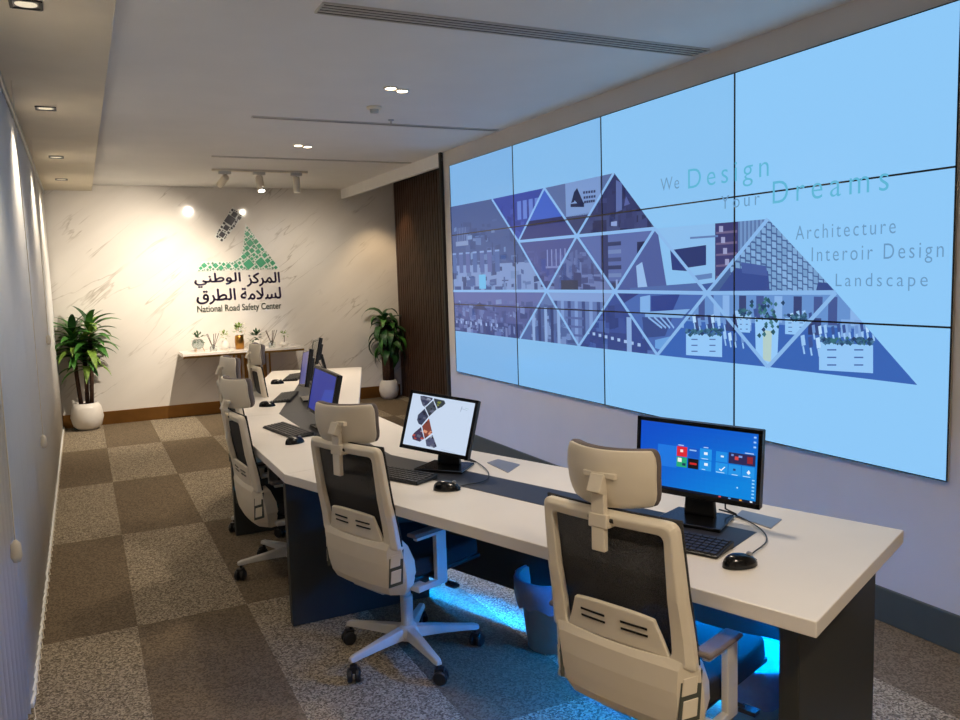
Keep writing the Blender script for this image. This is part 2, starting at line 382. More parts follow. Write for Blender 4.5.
# blue ceiling triangles
t = tri('a1', 'a2', 'b1'); room(t, (58, 72, 152), [(78, 94, 172), (48, 58, 128), (112, 126, 190)], 12, 5)
x0, y0, x1, y1 = bb(t)
for k in range(4): pic.rect(x0+.42+k*.09, y0+.06, x0+.48+k*.09, y0+.2, (110, 130, 198), 5, t)
pic.rect(x0, y0+.36, x1, y0+.40, (44, 48, 96), 5, t); pic.rect(x0+.4, y0+.42, x0+.62, y0+.62, (58, 60, 110), 5, t); pic.rect(x0+.45, y0+.50, x0+.6, y0+.52, (150, 168, 220), 6, t)
t = tri('a2', 'b2', 'b1'); pic.add(t, (64, 66, 118), 0); x0, y0, x1, y1 = bb(t); pic.rect(x0, y0, x1, y0+.22, (66, 96, 184), 2, t); pic.rect(x0, y0+.22, x1, y0+.26, (36, 40, 88), 3, t)
for k in range(5): pic.rect(x0+.06+k*.05, y0+.40+.01*k, x0+.09+k*.05, y0+.5, (150, 160, 210), 3, t)
# wall with a small logo
t = tri('a2', 'a3', 'b2'); pic.add(t, (96, 108, 150), 0); x0, y0, x1, y1 = bb(t)
lx = lambda x, y: st(x, y)
pic.add([lx(565, 183), lx(600, 176), lx(600, 213), lx(566, 217)], (132, 152, 194), 1, t)
pic.add([lx(566, 217), lx(606, 209), lx(606, 240), lx(560, 240)], (60, 64, 102), 1, t)
pic.add([lx(577, 188), lx(583.5, 203), lx(581, 207), lx(574, 200)], (34, 40, 72), 3, t); pic.add([lx(574, 192), lx(577, 188), lx(574, 202), lx(571, 203)], (34, 40, 72), 3, t)
pic.add([lx(570.5, 204), lx(584, 202.5), lx(584, 207), lx(570.5, 207)], (34, 40, 72), 3, t)
for yy, xa, xb in ((191.5, 583, 596), (196.5, 583.5, 596), (201, 584, 595)):
    for k in range(5):
        a_ = xa+(xb-xa)*k/5; pic.add([lx(a_, yy-.3*k), lx(a_+1.9, yy-.3*k-.4), lx(a_+1.9, yy-.3*k+2.2), lx(a_, yy-.3*k+2.4)], (44, 52, 90), 3, t)
# dark lobby with lit sign
t = tri('a3', 'b3', 'b2'); room(t, (46, 50, 92), [(34, 36, 70), (68, 72, 118), (54, 58, 100)], 18, 9, (64, 70, 112)); x0, y0, x1, y1 = bb(t)
pic.add([lx(616, 180), lx(622, 183), lx(622, 210), lx(616, 212)], (98, 108, 158), 6, t)
pic.add([lx(626, 196), lx(630, 204), lx(624, 206)], (90, 96, 150), 7, t); pic.rect(x0+.42, y0+.42, x0+.72, y0+.445, (150, 160, 206), 7, t)
pic.add([lx(611, 222), lx(617, 221), lx(617, 226), lx(611, 226)], (150, 160, 200), 7, t); pic.rect(x0+.30, y0+.38, x0+.36, y0+.6, (26, 28, 56), 7, t)
# middle row
t = tri('b1', 'b2', 'c1'); room(t, (84, 86, 138), [(94, 96, 150), (76, 78, 126), (108, 110, 164)], 14, 11, (72, 74, 120)); x0, y0, x1, y1 = bb(t)
for k in range(5): pic.rect(x0+.42+k*.06, y0+.08, x0+.435+k*.06, y0+.2, (140, 142, 186), 5, t)
pic.rect(x0+.40, y0+.2, x0+.72, y0+.215, (128, 130, 178), 6, t)
t = tri('b2', 'c2', 'c1'); room(t, (82, 88, 134), [(70, 74, 116), (104, 112, 158), (126, 136, 180), (60, 62, 100)], 26, 13, (114, 122, 166)); x0, y0, x1, y1 = bb(t)
pic.rect(x0+.20, y0+.3, x0+.42, y1, (62, 62, 84), 5, t); pic.rect(x0+.30, y0+.52, x0+.5, y0+.6, (76, 78, 92), 6, t); pic.rect(x0+.55, y0+.46, x0+.8, y0+.54, (132, 142, 186), 6, t)
t = tri('b2', 'b3', 'c2'); pic.add(t, (96, 106, 158), 0); x0, y0, x1, y1 = bb(t)
for k in range(9): pic.rect(x0+.35, y0+.06+k*.05, x0+.5, y0+.085+k*.05, [(52, 58, 96), (120, 132, 172), (70, 76, 118)][k % 3], 2, t)
pic.rect(x0+.28, y0, x0+.36, y1, (54, 58, 100), 3, t); pic.rect(x0+.4, y0+.32, x0+.56, y1, (58, 60, 92), 3, t); pic.rect(x0+.44, y0+.3, x0+.46, y1, (150, 160, 200), 4, t); pic.rect(x0+.49, y0+.3, x0+.51, y1, (140, 150, 190), 4, t)
pic.add([lx(637, 242), lx(648, 241), lx(648, 254), lx(637, 257)], (34, 40, 78), 4, t)
t = tri('b3', 'c3', 'c2'); pic.add(t, (82, 92, 146), 0); x0, y0, x1, y1 = bb(t)
pic.add([lx(636, 266), lx(642, 262), lx(648, 291), lx(638, 291)], (162, 186, 220), 2, t); pic.add([lx(657, 228), lx(720, 222), lx(720, 292), lx(667, 289)], (150, 192, 226), 2, t)
pic.add([lx(670, 249), lx(690, 262), lx(700, 272), lx(672, 270)], (48, 60, 118), 3, t); pic.add([lx(630, 288), lx(710, 282), lx(710, 295), lx(630, 295)], (86, 106, 158), 4, t)
# living room with a screen
t = tri('b3', 'p1', 'c3'); pic.add(t, (152, 190, 224), 0)
pic.add([lx(715, 222), lx(738, 218), lx(738, 300), lx(715, 300)], (66, 60, 106), 2, t)
for k in range(5): yy = 232+k*11; pic.add([lx(716, yy), lx(737, yy-2), lx(737, yy+.6), lx(716, yy+2)], (120, 100, 130), 3, t); pic.add([lx(719+k*2 % 9, yy-6), lx(723+k*2 % 9, yy-6), lx(723+k*2 % 9, yy), lx(719+k*2 % 9, yy)], (170, 160, 190), 4, t)
pic.add([lx(738, 214), lx(775, 214), lx(775, 280), lx(738, 290)], (122, 146, 184), 2, t)
for k in range(9): pic.line(lx(739+k*4, 214), lx(739+k*4, 282), .008, (84, 104, 148), 4, t)
pic.add([lx(671, 250), lx(706, 245), lx(706, 265), lx(672, 270)], (44, 54, 104), 4, t); pic.add([lx(690, 237), lx(718, 235), lx(718, 237), lx(690, 239)], (104, 124, 170), 4, t)
pic.add([lx(670, 279), lx(712, 273), lx(712, 278), lx(672, 284)], (106, 130, 176), 4, t); pic.add([lx(690, 286), lx(730, 280), lx(730, 300), lx(690, 300)], (70, 90, 146), 4, t)
# stone wall: rows of blocks
t = tri('p1', 'c4', 'c3'); pic.add(t, (74, 96, 140), 0); q = random.Random(4)
for i in range(26):
    for j in range(14):
        px, py = 730+i*5.2, 214+j*7.5+(i % 2)*3.5; wv = q.uniform(-10, 10)
        pic.add([lx(px, py-.06*(px-730)), lx(px+4.2, py-.06*(px-730)+.6), lx(px+4.6, py+6.2-.05*(px-730)), lx(px+.4, py+5.6-.05*(px-730))], (138+wv, 168+wv, 202+wv), 1, t)
pic.add([lx(735, 268), lx(768, 271), lx(770, 296), lx(715, 296)], (60, 76, 136), 4, t); pic.add([lx(741, 262), lx(766, 266), lx(768, 276), lx(742, 273)], (76, 92, 150), 5, t); pic.add([lx(818, 282), lx(840, 285), lx(840, 295), lx(815, 295)], (60, 76, 130), 4, t)
# bottom row
t = tri('c0', 'c1', 'e1', 'e0'); room(t, (88, 92, 142), [(60, 70, 116), (138, 150, 192), (106, 116, 164), (156, 168, 206), (70, 84, 128)], 50, 17, (62, 72, 122), (106, 108, 158), (.02, .1))
x0, y0, x1, y1 = bb(t)
pic.add([(x0+.4, y0+.16), (x0+.55, y0+.1), (x0+.7, y0+.17)], (70, 72, 110), 6, t)
for k in range(9): pic.rect(x0+.05+.1*k, y1-.1, x0+.075+.1*k, y1-.075, (170, 180, 214), 6, t)
t = tri('c1', 'e2', 'e1'); room(t, (100, 116, 162), [(70, 84, 130), (146, 162, 202), (60, 74, 120)], 24, 19, (84, 100, 150)); x0, y0, x1, y1 = bb(t)
for k in range(5): pic.rect(x0+.2+.09*k, y0+.12, x0+.24+.09*k, y0+.42, [(150, 168, 206), (56, 66, 112)][k % 2], 5, t)
t = tri('c1', 'c2', 'e2'); pic.add(t, (104, 120, 168), 0); x0, y0, x1, y1 = bb(t); pic.rect(x0, y0, x1, y0+.07, (140, 158, 200), 1, t)
for k in range(9): pic.rect(x0+.1+.09*k, y0+.07, x0+.14+.09*k, y1, [(66, 78, 126), (134, 152, 196)][k % 2], 2, t)
for k in range(5): pic.rect(x0+.25, y0+.12+k*.06, x0+.48, y0+.135+k*.06, (90, 100, 150), 3, t)
t = tri('c2', 'e3', 'e2'); room(t, (64, 80, 142), [(44, 56, 108), (96, 118, 172), (54, 68, 126)], 16, 23, (58, 70, 126)); x0, y0, x1, y1 = bb(t)
for k in range(9): pic.rect(x0+.1+.07*k, y1-.11+.006*k, x0+.13+.07*k, y1-.09+.006*k, (176, 190, 220), 6, t)
pic.rect(x0+.55, y0+.16, x0+.6, y1, (150, 172, 210), 6, t)
t = tri('c2', 'c3', 'e3'); pic.add(t, (78, 104, 166), 0); x0, y0, x1, y1 = bb(t)
pic.add([lx(617, 293), lx(640, 293), lx(624, 303)], (54, 62, 120), 2, t); pic.add([lx(640, 297), lx(650, 295), lx(650, 312), lx(640, 313)], (140, 176, 218), 2, t); pic.add([lx(651, 296), lx(680, 294), lx(672, 312), lx(651, 311)], (52, 66, 130), 3, t)
pic.add([lx(645, 312), lx(690, 309), lx(682, 318), lx(645, 317)], (142, 176, 216), 4, t); pic.add([lx(642, 317), lx(672, 318), lx(665, 336), lx(644, 338)], (60, 76, 130), 3, t)
for k in range(4): pic.line(lx(648+k*6, 317), lx(662+k*4, 328), .012, (150, 180, 220), 5, t)
pic.add([lx(655, 340), lx(672, 336), lx(662, 350), lx(655, 348)], (116, 160, 210), 4, t)
def planter(px, py, wv, hv, t):
    pic.add([lx(px, py), lx(px+wv, py+wv*.06), lx(px+wv, py+hv+wv*.06), lx(px, py+hv)], (162, 200, 234), 4, t)
    for i in range(2):
        for j in range(3): pic.add([lx(px+wv*(.15+.5*i), py+hv*(.22+.27*j)+1), lx(px+wv*(.32+.5*i), py+hv*(.22+.27*j)+1), lx(px+wv*(.32+.5*i), py+hv*(.27+.27*j)+1), lx(px+wv*(.15+.5*i), py+hv*(.27+.27*j)+1)], (78, 104, 160), 5, t)
    for k in range(int(wv*1.6)):
        a = px+q.random()*wv; b_ = py-4+q.random()*6; s_ = q.uniform(1.2, 2.6)
        pic.add([lx(a-s_, b_), lx(a, b_-s_), lx(a+s_, b_), lx(a, b_+s_)], q.choice([(50, 84, 104), (66, 110, 116), (84, 120, 150), (40, 60, 96)]), 6, t)
def chairs(px, py, n, t, sc=1):
    for k in range(n):
        a = px+k*6*sc+q.uniform(-1, 1); b_ = py+q.uniform(-2, 2)
        pic.add([lx(a, b_-5*sc), lx(a+3*sc, b_-6*sc), lx(a+4*sc, b_+2*sc), lx(a+1*sc, b_+3*sc)], q.choice([(168, 198, 230), (196, 218, 240), (120, 150, 200), (64, 84, 140)]), 5, t)
        pic.line(lx(a+2*sc, b_+3*sc), lx(a+3*sc, b_+9*sc), .01, (168, 198, 230), 5, t)
for t in (tri('c3', 'e4', 'e3'), tri('c3', 'c4', 'e4'), tri('c4', 'e5', 'e4')):
    pic.add(t, (62, 100, 170), 0); x0, y0, x1, y1 = bb(t); pic.rect(x0, y0, x1, y0+.16, (112, 146, 196), 1, t)
    for k in range(8): pic.rect(x0+.12*k, y0+.02, x0+.12*k+.05, y0+.15, [(74, 88, 140), (150, 180, 220), (60, 68, 112)][k % 3], 2, t)
    for k in range(10):
        a = x0+q.random()*(x1-x0); pic.rect(a, y0+.12, a+.05, y0+.2, q.choice([(60, 72, 118), (140, 170, 214), (52, 60, 104)]), 3, t)
t = tri('c3', 'e4', 'e3'); chairs(692, 322, 6, t); chairs(722, 338, 4, t); planter(686, 333, 36, 22, t)
t = tri('c3', 'c4', 'e4'); chairs(735, 316, 5, t); chairs(790, 318, 6, t); planter(738, 314, 12, 18, t); planter(785, 318, 22, 16, t)
pic.add([lx(755, 318), lx(779, 320), lx(777, 366), lx(756, 362)], (164, 202, 236), 6, t); pic.add([lx(763, 330), lx(772, 331), lx(771, 362), lx(763, 360)], (196, 206, 190), 7, t)
for k in range(46):
    a = 767+q.gauss(0, 7); b_ = 314+q.gauss(0, 11); s_ = q.uniform(1.5, 3.2)
    pic.add([lx(a-s_, b_), lx(a, b_-s_), lx(a+s_*.6, b_), lx(a, b_+s_)], q.choice([(44, 84, 92), (60, 108, 112), (80, 126, 130), (40, 66, 96)]), 8, t)
t = tri('c4', 'e5', 'e4'); chairs(812, 330, 14, t); chairs(800, 344, 3, t, 1.3); planter(819, 342, 54, 28, t)
# white lattice lines
for ks in (('a1', 'b1', 'c1', 'e2'), ('a2', 'b1'), ('a2', 'b2', 'c2', 'e3'), ('a3', 'b2', 'c1', 'e1'), ('b3', 'c2', 'e2'), ('b3', 'c3', 'e4'), ('p1', 'c3', 'e3'), ('c4', 'e4'), ('b1', 'b2', 'b3'), ('c0', 'c1', 'c2', 'c3', 'c4')):
    for a_, b_ in zip(ks, ks[1:]): pic.line(V[a_], V[b_], .021, LINE, 12)
slide_m = picture_mat('slide picture', 1.0)
vpos = lambda s, t_, d: Vector((VX+.002-d, VY0-s, VZ0-t_)) - vw_off
pic.build('slide_picture', vpos, slide_m, vw, tint=(.80, .98, 1.12))
teal = emis('teal slide lettering', (92, 180, 214), 1.0); greyl = emis('grey slide lettering', (104, 150, 192), 1.0)
def slide_text(s, x0, y0, x1, y1, capx, m, space=1.2):
    a = onx(x0, y0, VX); b_ = onx(x1, y1, VX); c_ = onx(x0, y0-capx, VX); z = (a.z+b_.z)/2
    place_text('slide_lettering', s, m, vw, Vector((VX-.0025, a.y, z))-vw_off, (0, -1, 0), (0, 0, 1), a.y-b_.y, c_.z-a.z, space=space, bold=-.006)
slide_text('We', 661, 191, 679.5, 188.5, 13, greyl)
slide_text('Design', 688.5, 188, 769, 177, 20, teal, 1.35)
slide_text('Your', 721.5, 209, 760, 205, 13.5, greyl, 1.4)
slide_text('Dreams', 773, 204, 889, 190, 23, teal, 1.4)
slide_text('Architecture', 796, 239, 896, 234, 14, greyl, 1.3)
slide_text('Interoir Design', 812, 261, 944, 257.5, 14.5, greyl, 1.3)
slide_text('Landscape', 836, 286.5, 928, 286, 13, greyl, 1.35)

# ================================================================== CEILING FIXTURES
def diffuser(y, x0, x1, wd, n, label):
    e = empty('linear_diffuser', label, 'air diffuser', ((x0+x1)/2, y, ZC), 0, 'linear ceiling diffusers')
    L_ = (x1-x0)/2; bm = new_bm(); box2(bm, (-L_, -wd/2, -.004), (L_, wd/2, -.0005)); link('backing', bm, 'gloss', e)
    f = new_bm()
    for s in (-1, 1): box2(f, (-L_, s*wd/2-.004, -.008), (L_, s*wd/2+.004, 0)); box2(f, (s*L_-.004, -wd/2, -.008), (s*L_+.004, wd/2, 0))
    link('frame', f, 'grey', e)
    for k in range(1, n):
        b_ = new_bm(); yy = -wd/2+wd*k/n; box2(b_, (-L_, yy-.006, -.008), (L_, yy+.006, -.001)); link('blade', b_, 'grey', e)
diffuser(3.41, .98, 3.02, .13, 4, 'wide four slot linear air diffuser nearest in the ceiling')
diffuser(5.78, 1.15, 3.05, .045, 1, 'narrow dark linear slot beside the ceiling sensor')
diffuser(7.66, 1.15, 3.05, .04, 1, 'farthest narrow linear slot in front of the track lights')

def downlight(x, y, watts, label, double=True, z=ZC, group='ceiling downlights'):
    e = empty('recessed_downlight', label, 'downlight', (x, y, z), 0, group)
    for dx in ((-.045, .045) if double else (0,)):
        b_ = new_bm(); lathe(b_, [(.034, -.001), (.044, -.001), (.044, -.006), (.036, -.009), (.034, -.009)], 20, (dx, dx*.5, 0), False); link('trim_ring', b_, 'white', e, True)
        b_ = new_bm(); lathe(b_, [(.001, -.004), (.034, -.004), (.034, -.001), (.001, -.001)], 20, (dx, dx*.5, 0)); link('lens', b_, 'lamp', e)
    if watts: spot('downlight_lamp', (x, y, z-.02), (x, y, 0), watts, WARM, 140, 1, .12)
DL = 150
downlight(1.80, 4.70, DL, 'twin recessed downlight glowing beside the ceiling sensor')
downlight(1.78, 6.90, DL*1.2, 'twin recessed downlight glowing nearer the track lights')
downlight(1.80, 2.45, DL*.6, 'twin recessed downlight above the near end of the desk')
downlight(1.00, -.1, DL*2.0, 'twin recessed downlight behind the viewer')

e = empty('ceiling_sensor', 'small white ceiling sensor between downlight and slot', 'sensor', (1.84, 5.23, ZC))
b_ = new_bm(); lathe(b_, [(.001, 0), (.05, 0), (.05, -.012), (.042, -.018), (.001, -.018)], 20); link('base', b_, 'white', e, True)
b_ = new_bm(); lathe(b_, [(.03, -.018), (.028, -.04), (.001, -.045)], 20); link('dome', b_, 'grey', e, True)
e = empty('sprinkler_head', 'tiny sprinkler head beside the narrow ceiling slot', 'sprinkler', (2.1, 5.62, ZC))
b_ = new_bm(); lathe(b_, [(.001, 0), (.022, 0), (.022, -.006), (.006, -.01), (.006, -.03), (.001, -.03)], 12); link('escutcheon', b_, 'chrome', e, True)
b_ = new_bm(); lathe(b_, [(.001, -.03), (.016, -.032), (.001, -.036)], 12); link('deflector', b_, 'chrome', e)

# soffit spots
def sq_lamp(x, y, label, watts, lit):
    e = empty('soffit_downlight', label, 'downlight', (x, y, ZS), 0, 'square soffit downlights')
    f = new_bm()
    for s in (-1, 1): box2(f, (-.05, s*.05-.006, -.006), (.05, s*.05+.006, 0)); box2(f, (s*.05-.006, -.05, -.006), (s*.05+.006, .05, 0))
    link('frame', f, 'black', e)
    b_ = new_bm(); lathe(b_, [(.001, -.003), (.038, -.003), (.04, -.0005), (.001, -.0005)], 20); link('lens', b_, lit, e)
    b_ = new_bm(); box2(b_, (-.045, -.045, -.002), (.045, .045, 0)); link('reflector', b_, 'chrome', e)
    if watts: spot('soffit_lamp', (x, y, ZS-.02), (x-.06, y, 0), watts, WARM, 120, .8, .04)
sq_lamp(-.1, 3.56, 'square soffit downlight cut by the top left corner of the picture', 26, 'lampdim')
sq_lamp(-.1, 5.54, 'square soffit downlight largest of those wholly in the picture', 26, 'lampdim')
sq_lamp(-.1, 1.58, 'unseen soffit downlight added above the picture, just ahead of the viewer', 26, 'lampdim')  # added out of view, carrying the row on to brighten the near blinds
sq_lamp(-.1, -.40, 'unseen soffit downlight added behind the viewer', 26, 'lampdim')  # second unseen lamp added to light the blinds
sq_lamp(-.09, 7.56, 'square soffit downlight second from the marble wall', 26, 'lampdim')
sq_lamp(-.08, 9.1, 'square soffit downlight nearest the marble wall', 26, 'lampdim')

# track lights
e = empty('track_light', 'white ceiling track carrying three spotlight heads before the marble wall', 'track light', (1.75, 8.52, ZC))
b_ = new_bm(); box2(b_, (-.48, -.018, -.022), (.48, .018, 0)); link('track', b_, 'white', e, bevel=.002)
heads = [(-.36, (-.35, 1.0, -.5), 0), (-.02, (.05, -.35, -1), 1), (.36, (0, .02, -1), 0)]
for hx, d, lit in heads:
    b_ = new_bm(); box2(b_, (hx-.06, -.02, -.05), (hx+.06, .02, -.022)); ad = link('adapter', b_, 'grey', e, bevel=.003)
    b_ = new_bm(); tube(b_, [(hx, 0, -.05), (hx, 0, -.085)], .007); link('stem', b_, 'grey', ad)
    dv = Vector(d).normalized(); p = Vector((hx, 0, -.09)); q0 = p-dv*.03; q1 = p+dv*.13
    b_ = new_bm(); tube(b_, [q0, q0+dv*.01, q1-dv*.005, q1], [.03, .036, .036, .033], 18); hd = link('spot_head', b_, 'white', e, True)
    b_ = new_bm(); tube(b_, [q1-dv*.002, q1+dv*.003], .031, 18); link('lens', b_, 'lamp' if lit else 'lampdim', hd)
spot('track_lamp', (1.40, 8.62, 2.56), (.20, 10.1, .8), 320, WTRACK, 110, 1, .013)
spot('track_lamp', (1.75, 8.47, 2.55), (1.70, 10.1, .6), 290, WTRACK, 110, 1, .013)
spot('track_lamp', (2.12, 8.56, 2.55), (2.5, 10.1, .7), 95, WTRACK, 110, 1, .013)
downlight(3.45, 9.62, 0, 'single recessed downlight in the dark recess', False, 2.84, 'recess downlight')
spot('recess_lamp', (3.45, 9.62, 2.80), (3.55, 9.95, 0), 45, WARM2, 75, .6, .03)

# ================================================================== VERTICAL BLINDS
bl = empty('vertical_blinds', 'long run of pale grey vertical blinds along the left side', 'blinds', (-.285, 6.5, 0))
b_ = new_bm(); box2(b_, (-.03, -4.3, ZS-.045), (.02, 3.63, ZS-.001)); link('headrail', b_, 'chrome', bl, bevel=.004)
VH = ZS-.05; VWD = .127
def vane_mesh(bend):
    bm = new_bm()
    def fn(u, v): t = (u-.5)*2; return Vector((bend*(1-t*t), t*VWD/2, .012+v*(VH-.012)))
    grid(bm, fn, 6, 1); me = bpy.data.meshes.new('vane'); bm.to_mesh(me); bm.free(); me.materials.append(M['blind'])
    for p in me.polygons: p.use_smooth = True
    return me
vm = [vane_mesh(.005), vane_mesh(.004), vane_mesh(.006)]
wt = new_bm(); box2(wt, (-.003, -VWD/2+.008, .0), (.006, VWD/2-.008, .018)); wt_o = None
def vane(y, rz, k):
    o = bpy.data.objects.new('vane', vm[k % 3]); C.objects.link(o); o.parent = bl; o.location = (0, y-6.5, 0); o.rotation_euler = (0, 0, rz)
    o.modifiers.new('solid', 'SOLIDIFY').thickness = .0012
    return o
y = 3.42; k = 0; vb = []
while y < YB-.08:
    rz = math.radians(-3.0+R.uniform(-.5, .5))
    if k in (13, 30): rz = math.radians(4)
    vb.append(vane(y, rz, k)); y += .112; k += 1
y = 3.33
while y > 1.2:
    o = vane(y, math.radians(80+R.uniform(-4, 4)), k); o.location.x = -.058; vb.append(o); y -= .118; k += 1
wme = bpy.data.meshes.new('bottom_weight'); wt.to_mesh(wme); wt.free(); wme.materials.append(M['blind'])
for v in vb:
    o = bpy.data.objects.new('bottom_weight', wme); C.objects.link(o); o.parent = v; o.location = (.008, 0, .012)
b_ = new_bm()
for i in range(len(vb)-1):
    pa, pb = vb[i].location, vb[i+1].location
    if abs(pa.y-pb.y) < .2: tube(b_, [(.016, pa.y, .03), (.022, (pa.y+pb.y)/2, .014), (.016, pb.y, .03)], .002, 5)
stuff(link('bottom_chain', b_, 'white', bl))
for px, py in ((15, 548), (43, 443), (48, 343)):
    p = onx(px, py-8, -.225)-Vector((-.285, 6.5, 0)); b_ = new_bm()
    tube(b_, [(p.x, p.y, ZS-.04), (p.x+.003, p.y, (ZS+p.z)/2), (p.x, p.y, p.z)], .002, 6); ch = link('pull_cord', b_, 'white', bl)
    b_ = new_bm(); lathe(b_, [(.004, 0), (.014, -.012), (.016, -.05), (.010, -.066), (.001, -.068)], 12, (p.x, p.y, p.z)); link('cord_weight', b_, 'white', ch, True)

# ================================================================== THE DESK
DZ = .74; DT = .042; DD = .838; B0 = Vector((2.28, 1.645))
F = [Vector((1.511, 1.31)), Vector((.745, 3.51)), Vector((.745, 5.2)), Vector((1.564, 7.645))]
dirs = [(F[i+1]-F[i]).normalized() for i in range(3)]; nrm = [Vector((d.y, -d.x)) for d in dirs]
def off(i, o):
    """corner i of the front polyline, moved o towards the video wall (mitred)"""
    if i == 0: return F[0]+(B0-F[0])*(o/DD)
    if i == 3: return F[3]+nrm[2]*o
    m = (nrm[i-1]+nrm[i]).normalized(); return F[i]+m*(o/m.dot(nrm[i]))
def seg(i, o0, o1, t0=0, t1=0):
    a, b_, c_, d = off(i, o0), off(i+1, o0), off(i+1, o1), off(i, o1)
    a, d = a+dirs[i]*t0, d+dirs[i]*t0; b_, c_ = b_-dirs[i]*t1, c_-dirs[i]*t1
    return [a, b_, c_, d]
def along0(a, o): p = F[0]+dirs[0]*a+nrm[0]*o; return (p.x, p.y)
ctr = Vector((1.2, 4.4, 0))
desk = empty('control_desk', 'long angled white control desk with dark inlay and dark panel legs', 'desk', ctr)
rel = lambda pts: [(p[0]-ctr.x, p[1]-ctr.y) for p in pts]
for i in range(3):
    b_ = new_bm(); prism(b_, rel(seg(i, 0, DD, .0004, .0004)), DZ-DT, DZ); link('desktop', b_, 'desk', desk, bevel=.003)
    b_ = new_bm(); prism(b_, rel(seg(i, .335, .53, .365 if i == 0 else .0005, .3 if i == 2 else .0005)), DZ-.004, DZ+.0012); link('inlay_strip', b_, 'strip', desk)
    b_ = new_bm(); prism(b_, rel(seg(i, .70, .715, .1 if i == 0 else 0, .1 if i == 2 else 0)), .18, DZ-DT-.002); link('modesty_panel', b_, 'deskleg', desk)
    b_ = new_bm(); prism(b_, rel(seg(i, .7295, .733, .16 if i == 0 else .04, .16 if i == 2 else .04)), .243, .284); prism(b_, rel(seg(i, .715, .7295, .16 if i == 0 else .04, .16 if i == 2 else .04)), .278, .284); link('added_led_shield', b_, 'chrome', desk)  # unseen lip added to hold the strip's light down on the floor
    b_ = new_bm(); prism(b_, rel(seg(i, .775, .79, .18 if i == 0 else .06, .18 if i == 2 else .06)), DZ-DT-.012, DZ-DT-.002); link('led_strip', b_, 'led_soft', desk)['label'] = 'soft blue light strip under the rear edge'
    b_ = new_bm(); prism(b_, rel(seg(i, .7155, .727, .18 if i == 0 else .06, .18 if i == 2 else .06)), .262, .274); link('led_strip', b_, 'led', desk)['label'] = 'glowing blue light strip'
b_ = new_bm(); prism(b_, rel([Vector(along0(.2, .675)), Vector(along0(.85, .675)), Vector(along0(.85, .69)), Vector(along0(.2, .69))]), DZ-DT-.008, DZ-DT-.002); link('led_strip', b_, 'led', desk)['label'] = 'short glowing blue light strip'
def leg_panel(i, t, o0, o1, th):
    d, n = dirs[i], nrm[i]; p = F[i]+d*t
    pts = [p+n*o0, p+n*o0+d*th, p+n*o1+d*th, p+n*o1]
    b_ = new_bm(); prism(b_, rel(pts), .001, DZ-DT-.001); link('leg_panel', b_, 'deskleg', desk, bevel=.003)
leg_panel(0, .10, .14, .70, .055)
leg_panel(1, .09, .02, .70, .05)
leg_panel(1, (F[2]-F[1]).length-.09, .02, .70, .05)
leg_panel(2, (F[3]-F[2]).length-.15, .10, .69, .055)
for pts in ([(487, 463), (498, 459.5), (520, 465), (508, 473)], [(735, 517), (742, 510.5), (782, 520), (771, 529)]):
    b_ = new_bm(); prism(b_, rel([onz(x, y, DZ) for x, y in pts]), DZ-.002, DZ+.003); fl = link('cable_flap', b_, 'plate', desk, bevel=.001)

